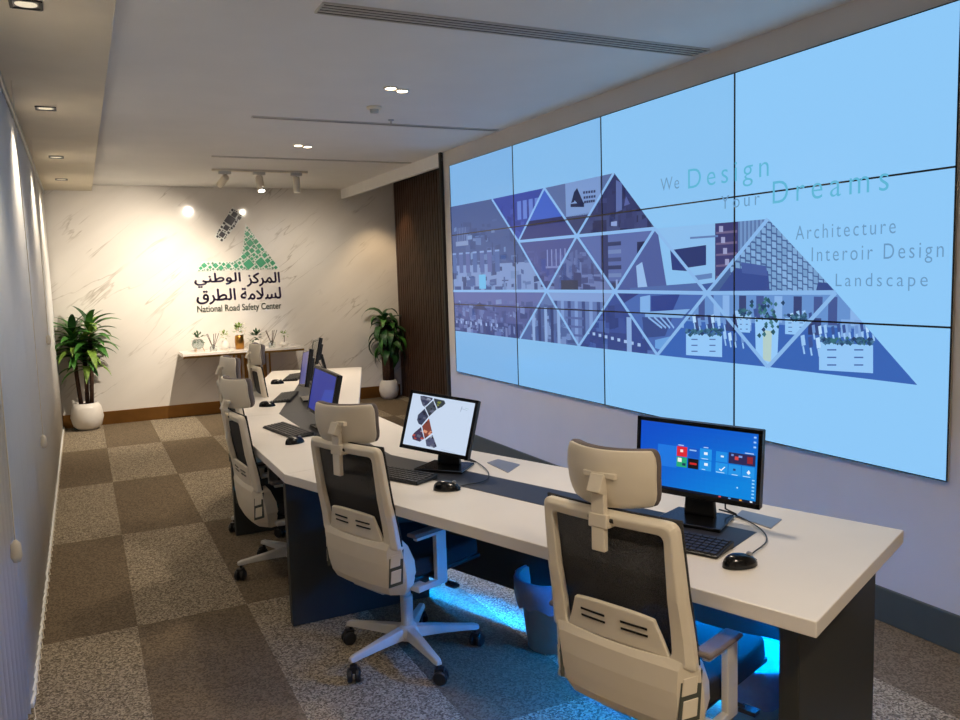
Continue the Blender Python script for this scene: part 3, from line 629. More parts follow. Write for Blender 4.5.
# ================================================================== CHAIRS
def make_chair():
    t = empty('office_chair', '', 'chair')
    G = lambda n, b_, m, p=t, **k: link(n, b_, m, p, **k)
    # base
    b_ = new_bm(); lathe(b_, [(.001, .075), (.048, .078), (.052, .10), (.046, .125), (.032, .135), (.001, .135)], 20); G('base_hub', b_, 'grey', smooth=True)
    for k in range(5):
        a = 2*PI*k/5+PI/2+PI/5; rm = ZR(a); b_ = new_bm()
        secs = [(.03, .052, .082, .130), (.12, .046, .084, .122), (.24, .038, .083, .108), (.285, .034, .080, .104), (.305, .026, .080, .097)]
        rings = []
        for r, wd, z0, z1 in secs:
            rings.append([b_.verts.new(rm @ Vector((r, s*wd/2*f, z))) for s, f, z in ((-1, 1, z0), (1, 1, z0), (1, .72, z1), (-1, .72, z1))])
        for p, q_ in zip(rings, rings[1:]):
            for i in range(4): b_.faces.new((p[i], p[(i+1) % 4], q_[(i+1) % 4], q_[i]))
        b_.faces.new(rings[0]); b_.faces.new(rings[-1][::-1]); G('base_arm', b_, 'grey', bevel=.005)
        # caster
        b_ = new_bm(); ca = a+.9; cx = Vector((.288*math.cos(a), .288*math.sin(a), 0)); cm = Matrix.Translation(cx) @ ZR(ca)
        for s in (-1, 1):
            prof = [(.001, 0), (.022, 0), (.029, .004), (.029, .016), (.024, .021), (.001, .021)]
            tmp = new_bm(); lathe(tmp, prof, 16); mm = cm @ Matrix.Translation((.012, s*.005, .029)) @ Matrix.Rotation(-s*PI/2, 4, 'X')
            for v in tmp.verts: v.co = mm @ v.co
            me = bpy.data.meshes.new('x'); tmp.to_mesh(me); tmp.free(); b_.from_mesh(me); bpy.data.meshes.remove(me)
        box(b_, cm @ Vector((.008, 0, .052)), (.036, .03, .024), ZR(ca)); tube(b_, [cx+Vector((0, 0, .05)), cx+Vector((0, 0, .085))], .007)
        G('caster', b_, 'black')
    b_ = new_bm(); lathe(b_, [(.026, .12), (.026, .26), (.019, .262), (.019, .37)], 16); G('gas_lift', b_, 'grey', smooth=False)
    # seat
    b_ = new_bm(); box2(b_, (-.10, -.16, .345), (.10, .12, .40)); box2(b_, (-.04, .1, .36), (.04, .17, .395)); G('mechanism', b_, 'black', bevel=.008)
    b_ = new_bm(); tube(b_, [(.09, .02, .37), (.20, .03, .365), (.235, .035, .36)], .006); box(b_, (.245, .035, .355), (.05, .03, .012)); lv = G('lever', b_, 'black')
    b_ = new_bm()
    def seat(u, v):
        x = (u-.5)*2; yv = -.20+.44*v; return Vector((x*(.225 - .03*abs(2*v-1)**3), yv, .455 - .012*math.cos(x*1.2) - .05*max(0, v-.82)**1.0 + .01*x*x))
    grid(b_, seat, 10, 10); G('seat', b_, 'blackfab', smooth=True, solid=.065, bevel=.012, seg=3)
    b_ = new_bm()
    grid(b_, lambda u, v: Vector(((u-.5)*.40, -.15+.40*v, .408)), 4, 4); G('seat_pan', b_, 'black', solid=.018, bevel=.006)
    # back support bracket
    b_ = new_bm()
    for x in (-.05, .05): tube(b_, [(x, -.06, .375), (x*1.4, -.14, .358), (x*2.0, -.19, .372), (x*2.1, -.195, .42)], [.022, .026, .024, .018], 10)
    box(b_, (0, -.175, .365), (.19, .05, .04)); G('back_bracket', b_, 'grey', bevel=.008)
    # back frame ring
    def yb(z, x): # back surface, leaning back at the top, hugging at the sides
        z_ = max(.36, min(.97, z)); base = -.222 - .062*((z_-.45)/.51) if z_ > .45 else -.222 - .01*(.45-z_)/.1
        if .5 < z_ < .75: base += .008*math.sin((z_-.5)/.25*PI)
        return base + .30*x*x - .012
    def loop(pts, rad, n=5):
        out = []; m_ = len(pts)
        for i in range(m_):
            p, a, c_ = Vector(pts[i]), Vector(pts[i-1]), Vector(pts[(i+1) % m_]); r = rad[i]
            p0_ = p+(a-p).normalized()*r; p1_ = p+(c_-p).normalized()*r
            for k in range(n+1):
                s = k/n; out.append(p0_*(1-s)**2 + p*2*s*(1-s) + p1_*s*s)
            d = (Vector(pts[(i+1) % m_])-p); q0_ = p1_; q1_ = Vector(pts[(i+1) % m_])-d.normalized()*rad[(i+1) % m_]
            for k in range(1, 6): out.append(q0_.lerp(q1_, k/6))
        return out
    outer = loop([(-.213, .962), (.213, .962), (.233, .562), (-.233, .562)], [.03, .03, .012, .012])
    inner = loop([(-.178, .925), (.178, .925), (.172, .582), (-.172, .582)], [.02, .02, .03, .03])
    b_ = new_bm(); n = len(outer); rows = []
    for dy, lp in ((.016, outer), (-.004, outer), (-.016, [o_.lerp(i_, .35) for o_, i_ in zip(outer, inner)]), (-.012, inner), (.012, inner)):
        rows.append([b_.verts.new((p.x, yb(p.y, p.x)+dy, p.y)) for p in lp])
    for a, c_ in zip(rows, rows[1:]+rows[:1]):
        for i in range(n): b_.faces.new((a[i], a[(i+1) % n], c_[(i+1) % n], c_[i]))
    G('back_frame', b_, 'white', smooth=False, bevel=.004)
    # lower shell with wrapped sides
    prof = [(.592, .222), (.562, .2335), (.50, .237), (.45, .236), (.405, .226), (.375, .205), (.356, .165)]
    b_ = new_bm(); rows = []
    for zi, (z, hw) in enumerate(prof):
        y0 = yb(z, 0)-(.002 if zi == 0 else .012)+.05*(max(0, .46-z)/.1)**2*.8; fr = (.03, .06, .085, .085)[zi] if zi < 4 else .085-.012*(zi-3)
        ch_ = min(.05, hw*.22)*(.35, .8, 1, 1, 1, .9, .7)[zi]
        row = [(-hw+.022, y0+fr+.03), (-hw+.004, y0+ch_+.012), (-hw, y0+ch_), (-hw+ch_, y0+.004)]
        row += [(x*(hw-ch_), y0+.004-.010*(1-x*x)) for x in (-.66, -.33, 0, .33, .66)]
        row += [(-x, y) for x, y in row[:4][::-1]]
        if zi == len(prof)-1: row = [(x, y+.03) for x, y in row]
        rows.append([b_.verts.new((x, y, z-(.010*(1-(x/hw)**2) if zi < 1 else 0))) for x, y in row])
    for a, c_ in zip(rows, rows[1:]):
        for i in range(len(a)-1): b_.faces.new((a[i], a[i+1], c_[i+1], c_[i]))
    b_.faces.new(rows[-1]); sh = G('back_shell', b_, 'white', smooth=False, solid=.006, bevel=.006, seg=2)
    for s in (-1, 1):
        yc = yb(.49, 0)-.014; pc_ = Vector((s*.212, yc+.027, 0)); tx_ = Vector((s*.05, .046, 0)).normalized(); nx_ = Vector((s*.68, -.73, 0)).normalized()
        def vent(pts, d0, d1):
            b_ = new_bm(); rs = [[b_.verts.new(pc_+tx_*u_+nx_*d+Vector((0, 0, z_))) for u_, z_ in pts] for d in (d0, d1)]
            b_.faces.new(rs[0]); b_.faces.new(rs[1][::-1]); n_ = len(pts)
            for i in range(n_): b_.faces.new((rs[0][i], rs[0][(i+1) % n_], rs[1][(i+1) % n_], rs[1][i]))
            return b_
        sv = G('side_vent', vent([(-.030, .415), (.024, .432), (.032, .565), (-.022, .548)], -.006, .005), 'base', sh)
        for z0, z1 in ((.430, .482), (.492, .543)):
            G('vent_pad', vent([(-.022, z0), (.017, z0+.012), (.021, z1+.010), (-.017, z1-.002)], -.002, .0075), 'white', sh, bevel=.002)
    # mesh sheet over the front of the frame
    b_ = new_bm()
    def ms(u, v):
        z = .575+.389*v; x = (u-.5)*2*(.231-.016*v); return Vector((x, yb(z, x)+.020, z))
    grid(b_, ms, 12, 12); G('mesh_panel', b_, 'mesh', smooth=True, solid=.006)
    # lumbar pad with slots
    b_ = new_bm()
    def lp(u, v):
        x = (u-.5)*2*(.166-.038*v); z = .585+.105*v-.012*abs(x/.15)**3*v; return Vector((x, yb(z, x)-.004, z))
    grid(b_, lp, 10, 5); pad = G('lumbar_pad', b_, 'white', smooth=False, solid=.014, bevel=.004)
    for sx in (-1, 1):
        for zz in (.652, .632):
            b_ = new_bm()
            grid(b_, lambda u, v: Vector((sx*(.026+.082*u), yb(zz, sx*(.026+.082*u))-.0125, zz-.0032+.0056*v)), 4, 1); G('slot', b_, 'gloss', pad, solid=.002)
    # armrests
    for s in (-1, 1):
        b_ = new_bm(); box2(b_, (s*.212, -.17, .598), (s*.266, .008, .614)); ar = G('arm_pad', b_, 'cushion', bevel=.009, seg=3)
        b_ = new_bm(); X = s*.240
        # built as flat bars so the outline stays square
        box2(b_, (X-.011, -.15, .582), (X+.011, .0, .60)); box2(b_, (X-.011, -.05, .385), (X+.011, .005, .60)); box2(b_, (X-.011, -.15, .378), (X+.011, .005, .402)); box2(b_, (min(X, s*.08), -.15, .378), (max(X, s*.08), -.09, .398))
        G('arm_post', b_, 'grey', bevel=.004)
    # headrest
    def hd(u, v, dy):
        x = (u-.5)*2; z = .970+.150*v; hwid = .137*(1-.10*abs(2*v-1)**4)*(1-.05*(1-v)); xx = x*hwid
        return Vector((xx, -.298+3.1*xx*xx+.06*(v-.35)**2-.022*v+dy, z+.008*(1-x*x)*(v-.5)))
    b_ = new_bm(); grid(b_, lambda u, v: hd(u, v, 0), 14, 8); hs = G('headrest_shell', b_, 'white', smooth=True, solid=.012, bevel=.004)
    b_ = new_bm(); grid(b_, lambda u, v: hd(u, v, .023), 14, 8); G('headrest_cushion', b_, 'cushion', smooth=True, solid=.034, bevel=.010, seg=3)
    b_ = new_bm(); box2(b_, (-.021, -.322, .855), (.021, -.304, 1.02)); box(b_, (0, -.318, 1.035), (.042, .03, .05), Matrix.Rotation(math.radians(-25), 4, 'X'))
    box2(b_, (-.05, -.316, 1.05), (.05, -.298, 1.066)); G('headrest_stem', b_, 'white', bevel=.003)
    b_ = new_bm(); box2(b_, (-.03, -.324, .918), (.03, -.262, .958)); cl = G('headrest_clamp', b_, 'white', bevel=.004)
    for x in (-.033, .033):
        b_ = new_bm(); tube(b_, [(x-.006, -.305, .94), (x+.006, -.305, .94)], .007, 12); G('screw', b_, 'black', cl)
    return t
LIFTED = ('mechanism', 'lever', 'seat', 'seat_pan', 'back_bracket', 'back_frame', 'back_shell', 'mesh_panel', 'lumbar_pad', 'arm_pad', 'arm_post', 'headrest_shell', 'headrest_cushion', 'headrest_stem', 'headrest_clamp')
chair = make_chair()
CG = 'white office chairs along the desk'
fb = math.atan2(nrm[0].y, nrm[0].x)
chair.location = (1.47, 1.82, 0); chair.rotation_euler = (0, 0, fb-PI/2); chair['group'] = CG
chair['label'] = 'white mesh back office chair nearest the viewer, in front of the blue screen monitor'
c2 = dup(chair, (1.13, 3.08, 0), fb-PI/2+.02, 'white mesh back office chair in front of the monitor with a white page', CG)
c1 = dup(chair, (.95, 4.36, 0), math.radians(4)-PI/2, 'white office chair seen side on, third from the viewer beside the desk corner', CG, -.05, LIFTED)
dup(chair, (1.06, 5.24, 0), math.radians(5)-PI/2, 'office chair fourth from the viewer, mostly hidden behind the third', CG)
dup(chair, (1.41, 6.16, 0), math.radians(0)-PI/2, 'office chair farthest from the viewer, next to the console table', CG)

for ch_ in chair.children:
    if ch_.name.split('.')[0] in ('arm_pad', 'arm_post'): ch_.location.y -= .045
def swivel_head(c_, deg, tip, dz=0):
    pv = Vector((0, -.30, 1.05)); rm = Matrix.Translation(pv) @ ZR(math.radians(deg)) @ Matrix.Rotation(math.radians(tip), 4, 'X') @ Matrix.Translation(-pv)
    for ch_ in c_.children:
        if ch_.name.split('.')[0] in ('headrest_shell', 'headrest_cushion'): ch_.matrix_local = ch_.matrix_local @ rm
        if ch_.name.split('.')[0] in ('headrest_shell', 'headrest_cushion', 'headrest_stem'): ch_.location.z += dz
swivel_head(c2, 20, 8, -.018); swivel_head(c1, 14, 8, -.04); swivel_head(chair, 4, 6)

# ================================================================== MONITORS, KEYBOARDS, MICE
def monitor(w_, h_, centre, yaw, tilt, label, pic_fn, screen_col, foot=None, roll=0, bezel=.014, strength=1.0):
    """yaw = direction the viewer of the screen looks"""
    fx = Vector((math.cos(yaw), math.sin(yaw), 0)); foot = Vector((*(foot if foot else (Vector(centre)+fx*.06).to_2d()), DZ+.0015))
    t = empty('monitor', label, 'monitor', foot, yaw-PI/2, 'desk monitors')
    cl = ZR(-(yaw-PI/2)) @ (Vector(centre)-foot)
    mt = Matrix.Translation(cl) @ Matrix.Rotation(-tilt, 4, 'X') @ Matrix.Rotation(-roll, 4, 'Y')
    def part(name, bm, m, p=t, **k):
        for v in bm.verts: v.co = mt @ v.co
        return link(name, bm, m, p, **k)
    b_ = new_bm(); box2(b_, (-w_/2, .004, -h_/2), (w_/2, .028, h_/2)); box2(b_, (-w_*.32, .02, -h_*.32), (w_*.32, .05, h_*.3))
    hsg = part('housing', b_, 'black', bevel=.004)
    b_ = new_bm(); bz = bezel; bo = bezel*1.25
    for s in (-1, 1): box2(b_, (s*(w_/2-bz), -.004, -h_/2), (s*w_/2, .006, h_/2))
    box2(b_, (-w_/2, -.004, h_/2-bz), (w_/2, .006, h_/2)); box2(b_, (-w_/2, -.004, -h_/2), (w_/2, .006, -h_/2+bo)); part('bezel', b_, 'gloss', bevel=.0015)
    b_ = new_bm(); box2(b_, (-w_/2+bz, -.0005, -h_/2+bo), (w_/2-bz, .005, h_/2-bz)); scr = part('screen', b_, emis('monitor glow', screen_col, strength), hsg)
    if pic_fn:
        pc = Pic(); pic_fn(pc); W_, H_ = w_-2*bz, h_-bz-bo
        pc.build('screen_picture', lambda u, v, d: mt @ Vector(((u-.5)*W_, -.0008-d*.6, (h_/2-bz)-v*H_)), picture_mat('monitor picture', strength), hsg, .0002)
    b_ = new_bm(); nz = cl.z-h_*.15
    prism(b_, [(-.055, 0), (.055, 0), (.04, nz), (-.04, nz)], 0, .022)
    for v in b_.verts: v.co = Vector((v.co.x, cl.y*min(1, v.co.y/nz)*.6 + .045 - v.co.z, .012+v.co.y))
    link('neck', b_, 'black', t, bevel=.004)
    b_ = new_bm(); prism(b_, [(-.115, -.09), (.115, -.09), (.10, .085), (-.10, .085)], 0, .012); link('stand_foot', b_, 'gloss', t, bevel=.004)
    b_ = new_bm(); pp = mt @ Vector((.06, .03, -h_*.3)); tube(b_, [pp, pp+Vector((.02, .03, -.06)), (.07, .08, .03), (.10, .10, .01), (.03, .13, .008)], .003, 6); link('cable', b_, 'black', t, smooth=True)
    return t
def win_pic(p):
    q = random.Random(2)
    for i in range(24):
        for j in range(14):
            u, v = (i+.5)/24, (j+.5)/14; g = min(1, max(0, .25+.75*u*(.35+.65*v)+.25*v)); g = g*.9
            p.rect(i/24, j/14, (i+1)/24+.0005, (j+1)/14+.0005, (14-8*g, 56+84*g, 190+34*g), 0)
    p.rect(.16, .33, .33, .66, (30, 118, 222), 3)
    p.rect(.33, .325, .42, .475, (218, 40, 56), 4); p.rect(.36, .37, .385, .41, (250, 220, 220), 5)
    p.rect(.43, .325, .52, .475, (20, 88, 196), 4); p.rect(.44, .35, .50, .37, (150, 190, 240), 5); p.rect(.53, .31, .63, .475, (34, 148, 232), 4); p.rect(.565, .36, .595, .40, (230, 244, 255), 5)
    p.rect(.33, .485, .42, .635, (40, 168, 120), 4); p.rect(.34, .50, .375, .56, (240, 244, 240), 5); p.rect(.38, .57, .41, .61, (20, 60, 90), 5)
    p.rect(.43, .485, .52, .635, (20, 18, 24), 4); p.rect(.445, .545, .505, .575, (200, 40, 40), 5); p.rect(.53, .485, .63, .635, (34, 148, 232), 4); p.rect(.57, .52, .60, .56, (230, 244, 255), 5)
    p.rect(.665, .32, .76, .47, (30, 140, 228), 4); p.rect(.705, .375, .73, .40, (220, 240, 255), 5)
    p.rect(.77, .31, .985, .47, (44, 40, 84), 4); p.rect(.79, .33, .81, .36, (110, 140, 210), 5); p.rect(.82, .36, .85, .41, (210, 70, 70), 5); p.rect(.92, .34, .965, .44, (140, 40, 50), 5); p.rect(.85, .34, .88, .37, (120, 150, 220), 5)
    for k in range(3): p.rect(.665+.108*k, .485, .765+.108*k, .64, (34, 148, 232), 4)
    p.add([(.70, .57), (.712, .585), (.74, .53), (.745, .54), (.713, .605), (.695, .58)], (235, 246, 255), 5); p.rect(.81, .54, .83, .57, (40, 60, 120), 5); p.add([(.92, .57), (.935, .53), (.95, .57), (.935, .60)], (235, 246, 255), 5)
    for x0, x1, yv in ((.34, .39, .30), (.56, .60, .285), (.90, .97, .285)): p.rect(x0, yv, x1, yv+.012, (190, 216, 248), 5)
    for x0, x1, yv in ((.545, .60, .455), (.55, .58, .615), (.67, .74, .62), (.80, .85, .625), (.89, .95, .625)): p.rect(x0, yv, x1, yv+.01, (190, 224, 250), 5)
    for k in range(3): p.rect(.965, .04+.07*k, .985, .065+.07*k, (160, 200, 250), 5)
    for k in range(6): p.rect(.965, .66+.05*k, .985, .68+.05*k, (150, 210, 250), 5)
    p.rect(0, .965, 1, 1, (14, 22, 44), 6)
    for x, c_ in ((.70, (220, 80, 80)), (.78, (90, 160, 230)), (.87, (240, 160, 60)), (.955, (240, 244, 250))): p.rect(x, .972, x+.02, .992, c_, 7)
    p.rect(.845, .80, .855, .82, (200, 230, 250), 5)
def page_pic(p):
    p.rect(0, 0, 1, 1, (200, 216, 238), 0)
    q = random.Random(6)
    def ph(poly, base, cols, n):
        p.add(poly, base, 1); x0, y0, x1, y1 = bb(poly)
        for k in range(n):
            a, b__ = q.uniform(x0, x1), q.uniform(y0, y1); s_ = q.uniform(.015, .05)
            p.add([(a, b__), (a+s_*1.3, b__+s_*.4), (a+s_, b__+s_*1.4), (a-s_*.3, b__+s_)], q.choice(cols), 2+k % 3, poly)
    dark = [(36, 40, 60), (66, 72, 96), (96, 100, 120), (40, 36, 44), (150, 158, 178)]
    ph([(.13, .03), (.18, .02), (.33, .03), (.33, .06), (.23, .23), (.19, .2), (.14, .09)], (58, 62, 88), dark, 14)
    ph([(.35, .035), (.52, .045), (.545, .10), (.50, .17), (.44, .22), (.36, .08)], (54, 62, 70), dark+[(120, 130, 60)], 14)
    ph([(.245, .24), (.345, .075), (.425, .235), (.33, .39)], (66, 74, 86), dark+[(110, 120, 130)], 14)
    ph([(.15, .40), (.235, .26), (.32, .40), (.24, .58), (.19, .57), (.15, .50)], (60, 66, 92), dark, 14)
    ph([(.25, .60), (.335, .43), (.43, .69), (.33, .83)], (128, 66, 56), [(186, 90, 60), (70, 40, 44), (216, 150, 120), (96, 50, 50)], 14)
    ph([(.14, .76), (.235, .62), (.32, .83), (.26, .90), (.14, .88), (.12, .82)], (66, 54, 82), dark+[(170, 70, 60)], 14)
    ph([(.345, .85), (.44, .73), (.54, .93), (.50, .965), (.38, .955)], (80, 84, 112), dark, 14)
    p.line((.81, .10), (.80, .2), .008, (130, 148, 176), 3); p.line((.81, .14), (.90, .16), .006, (150, 168, 192), 3); p.line((.86, .12), (.92, .13), .006, (150, 190, 190), 3)
    p.line((.62, .97), (.84, .985), .006, (150, 172, 200), 3)
def blue_pic(p):
    p.rect(0, 0, 1, 1, (52, 62, 160), 0); p.add([(.4, 1), (.6, .4), (1, .3), (1, 1)], (60, 82, 186), 1)
monitor(.432, .258, (1.802, 2.062, .945), math.radians(27.1), math.radians(1.5), 'black wide monitor with a bright blue desktop of tiles, nearest the viewer', win_pic, (12, 88, 204), (1.80, 2.06+.0), math.radians(-1.8))
monitor(.338, .262, (1.372, 3.235, .935), math.radians(41), math.radians(16.5), 'square black monitor showing a white page with a strip of photos', page_pic, (200, 216, 238), (1.39, 3.21), math.radians(-6.7))
monitor(.425, .266, (1.185, 4.46, .945), math.radians(2.6), math.radians(12), 'blue lit monitor on the middle of the desk beyond the square one', blue_pic, (52, 62, 160), (1.23, 4.47), math.radians(-2.6), .014, .75)
monitor(.42, .262, (1.375, 5.62, .965), math.radians(-9), math.radians(10.7), 'monitor seen nearly edge on behind the blue lit one', blue_pic, (40, 50, 130), None, math.radians(6.9), .016, .5)
monitor(.36, .225, (1.785, 6.91, .96), math.radians(-7.6), math.radians(14), 'dark monitor farthest along the desk, tilted back', None, (10, 10, 14), None, math.radians(8), .016, .1)

def keyboard(c, rz, label, group='black keyboards on the desk'):
    t = empty('keyboard', label, 'keyboard', (c[0], c[1], DZ+.0015), rz, group)
    b_ = new_bm(); prism(b_, [(-.215, -.065), (.215, -.065), (.215, .065), (-.215, .065)], 0, .014)
    for v in b_.verts:
        if v.co.z > .01: v.co.z += .006*(v.co.y/.065)
    link('body', b_, 'black', t, bevel=.004)
    b_ = new_bm()
    for j in range(6):
        yv = -.05+j*.020; zz = .0155+.006*(yv/.065)
        for i in range(19):
            if j == 0 and 4 <= i <= 8: continue
            box(b_, (-.198+i*.022, yv, zz), (.018, .016, .006))
        if j == 0: box(b_, (-.198+6*.022, yv, zz), (.106, .016, .006))
    stuff(link('keys', b_, mat('key caps', (46, 46, 48), .4), t))
    return t
def mouse(c, rz, label, cable):
    t = empty('computer_mouse', label, 'mouse', (c[0], c[1], DZ+.001), rz, 'black mice on the desk')
    b_ = new_bm()
    def ms(u, v):
        a = 2*PI*u; e_ = math.cos(v*PI/2); return Vector((.031*e_**.8*math.cos(a)*(1+.06*math.cos(2*a)), .055*e_**.8*math.sin(a), .036*math.sin(v*PI/2)**.9*(1-.25*math.sin(a)*e_)))
    grid(b_, ms, 20, 7); bmesh.ops.remove_doubles(b_, verts=b_.verts[:], dist=.0005); link('shell', b_, 'gloss', t, smooth=True)
    b_ = new_bm(); tube(b_, [(-.004, .03, .030), (.004, .03, .030)], .008, 12); link('scroll_wheel', b_, 'plate', t)
    if cable:
        inv = ZR(-rz); b_ = new_bm(); pts = [Vector((0, .054, .010))]+[inv @ (Vector((p[0], p[1], DZ+.005))-Vector((c[0], c[1], DZ))) for p in cable]
        # smooth the cable path
        sm = []
        for i in range(len(pts)-1):
            p0_, p1_, p2_, p3_ = pts[max(i-1, 0)], pts[i], pts[i+1], pts[min(i+2, len(pts)-1)]
            for k in range(6):
                s = k/6; sm.append(.5*((2*p1_)+(p2_-p0_)*s+(2*p0_-5*p1_+4*p2_-p3_)*s*s+(3*p1_-p0_-3*p2_+p3_)*s**3))
        sm.append(pts[-1]); tube(b_, sm, .0022, 6); link('cable', b_, 'black', t, smooth=True)
    return t
def along(i, a, o): p = F[i]+dirs[i]*a+nrm[i]*o; return (p.x, p.y)
nr0 = math.atan2(nrm[0].y, nrm[0].x)-PI/2; nr2 = math.atan2(nrm[2].y, nrm[2].x)-PI/2
keyboard(along(0, .60, .27), nr0+.10, 'black keyboard in front of the nearest blue screen monitor')
keyboard(along(0, 1.93, .27), nr0+.12, 'black keyboard in front of the monitor with the white page')
keyboard((.985, 4.49), -PI/2+.16, 'black keyboard beside the third chair, on the middle of the desk')
keyboard((1.27, 5.80), nr2-.05, 'black keyboard before the edge on monitor')
keyboard((1.60, 6.95), nr2-.05, 'black keyboard farthest along the desk')
cb = lambda *p: [onz(x, y, DZ) for x, y in p]
mouse(onz(740, 566, DZ), nr0-.5, 'black mouse on bare white desk near its end', cb((752, 556), (766, 544), (763, 533), (745, 521), (728, 514)))
mouse(onz(447, 490, DZ), nr0-.9, 'black mouse right of the keyboard by the white page monitor', cb((462, 487), (485, 482), (488, 473), (476, 463), (468, 461)))
mouse((.945, 4.15), -PI/2+.3, 'black mouse at the near end of the middle keyboard', None)
mouse((1.08, 5.50), nr2, 'black mouse beside the fourth keyboard', None)
mouse((1.40, 6.66), nr2, 'black mouse beside the farthest keyboard', None)

# ================================================================== WASTE BINS
def waste_bin(c, r0_, r1_, h, label):
    t = empty('waste_bin', label, 'bin', (c[0], c[1], 0), 0, 'waste bins under the desk')
    b_ = new_bm(); lathe(b_, [(.001, .001), (r0_, .001), (r1_, h), (r1_+.006, h), (r1_+.006, h+.008), (r1_-.006, h+.008), (r0_-.006, .012), (.001, .012)], 28, cap=False); link('bucket', b_, 'bin', t, True)
    b_ = new_bm(); q = random.Random(8); rings = []
    for zi, (rr, z) in enumerate([(r1_*.97, h*.9), (r1_+.004, h+.014), (r1_+.014, h+.012), (r1_+.012, h*.8), (r1_+.010, h*.66)]):
        rings.append([b_.verts.new(((rr+q.uniform(0, .008))*math.cos(2*PI*i/32), (rr+q.uniform(0, .008))*math.sin(2*PI*i/32), z+(q.uniform(-.012, .012) if zi == 4 else 0))) for i in range(32)])
    for a, d in zip(rings, rings[1:]):
        for i in range(32): b_.faces.new((a[i], a[(i+1) % 32], d[(i+1) % 32], d[i]))
    link('liner', b_, 'liner', t, True)
waste_bin((1.70, 2.86), .10, .135, .30, 'grey tapered waste bin under the desk between the two nearest chairs')
waste_bin(along(0, .42, .555), .09, .12, .31, 'grey waste bin with loose liner under the near end of the desk')

# ================================================================== WALL SIGN
sg = empty('wall_logo', 'tiled triangular emblem with Arabic and English lettering on the marble wall', 'sign', (1.74, YB, 1.2))
so = Vector(sg.location)
def sx(x, y): p = ony(x, y, YB); return (p.x, p.z)
def flat(name, polys, m, y0, y1):
    b_ = new_bm()
    for poly in polys:
        lo = [b_.verts.new((p[0]-so.x, y0, p[1]-so.z)) for p in poly]; hi = [b_.verts.new((p[0]-so.x, y1, p[1]-so.z)) for p in poly]
        b_.faces.new(lo); b_.faces.new(hi[::-1])
        for i in range(len(poly)): b_.faces.new((lo[i], lo[(i+1) % len(poly)], hi[(i+1) % len(poly)], hi[i]))
    return link(name, b_, m, sg)
g_poly = [sx(*p) for p in [(245.3, 223.5), (280, 269.3), (196.5, 271.5), (202, 261.5), (232, 261.8), (239, 258.5), (242, 252)]]
k_poly = [sx(*p) for p in [(232.5, 206.5), (243, 217), (222.5, 242), (214, 237)]]
def inside(p, poly):
    c_ = False; n = len(poly)
    for i in range(n):
        a, b__ = poly[i], poly[(i+1) % n]
        if (a[1] > p[1]) != (b__[1] > p[1]) and p[0] < (b__[0]-a[0])*(p[1]-a[1])/(b__[1]-a[1])+a[0]: c_ = not c_
    return c_
def pack(poly, ang, sizes, seed):
    q = random.Random(seed); x0, y0, x1, y1 = bb(poly); done = []; out = []
    ca, sa = math.cos(ang), math.sin(ang)
    for s, tries in sizes:
        for _ in range(tries):
            c_ = (q.uniform(x0, x1), q.uniform(y0, y1)); h = s/2
            cs = [(c_[0]+dx*ca-dy*sa, c_[1]+dx*sa+dy*ca) for dx, dy in ((-h, -h), (h, -h), (h, h), (-h, h))]
            if not all(inside(p, poly) for p in cs): continue
            lx_, ly_ = c_[0]*ca+c_[1]*sa, -c_[0]*sa+c_[1]*ca
            if any(abs(lx_-a) < h+b__+.005 and abs(ly_-d) < h+b__+.005 for a, d, b__ in done): continue
            done.append((lx_, ly_, h)); out.append((s, cs))
    return out
grow = lambda poly, f: [((p[0]-sum(q[0] for q in poly)/len(poly))*f+sum(q[0] for q in poly)/len(poly), (p[1]-sum(q[1] for q in poly)/len(poly))*f+sum(q[1] for q in poly)/len(poly)) for p in poly]
def tri_fan_plate(name, poly, m):
    flat(name, [poly], m, -.004, -.0005)
tri_fan_plate('backing_plate', g_poly, 'plate_white'); tri_fan_plate('backing_plate', k_poly, 'plate_white')
sq = pack(g_poly, math.radians(38), [(.095, 25), (.07, 60), (.05, 600), (.034, 3000), (.024, 8000), (.014, 14000)], 5)
stuff(flat('green_tiles', [c_ for s, c_ in sq if s > .03], 'logo_green', -.012, -.004)); stuff(flat('pale_green_tiles', [c_ for s, c_ in sq if s <= .03], 'logo_green2', -.012, -.004))
sq = pack(k_poly, math.radians(-36), [(.10, 12), (.06, 120), (.04, 500), (.026, 4000), (.015, 6000)], 9)
stuff(flat('dark_tiles', [c_ for s, c_ in sq], 'logo_black', -.012, -.004))
def sign_text(s, x0, x1, yb_, yt, m, bold=0, space=1):
    a = ony(x0, yb_, YB); b__ = ony(x1, yb_, YB); c_ = ony(x0, yt, YB)
    z = ony((x0+x1)/2, yb_, YB).z; zt = ony((x0+x1)/2, yt, YB).z
    place_text('lettering', s, m, sg, Vector((a.x, YB-.006, z))-so, (1, 0, 0), (0, 0, 1), b__.x-a.x, bold=0, space=space, full=zt-z, thick=bold)
# Arabic words in visual order, contextual letter shapes
sign_text('\uFEF2\uFEE8\uFEC3\uFEEE\uFEDF\u0627', 195, 241, 287, 273, 'ink', .0045)
sign_text('\uFEB0\uFEDB\uFEAE\uFEE4\uFEDF\u0627', 247, 280, 286, 272.5, 'ink', .0045)
sign_text('\uFED5\uFEAE\uFEC4\uFEDF\u0627', 197, 236, 304, 289, 'ink', .0045)
sign_text('\uFE94\uFEE3\uFEFC\uFEB4\uFEDF', 241, 281, 299, 287.5, 'ink', .0045)
sign_text('National Road Safety Center', 197.5, 281.5, 312.5, 304, 'ink2', .0015)

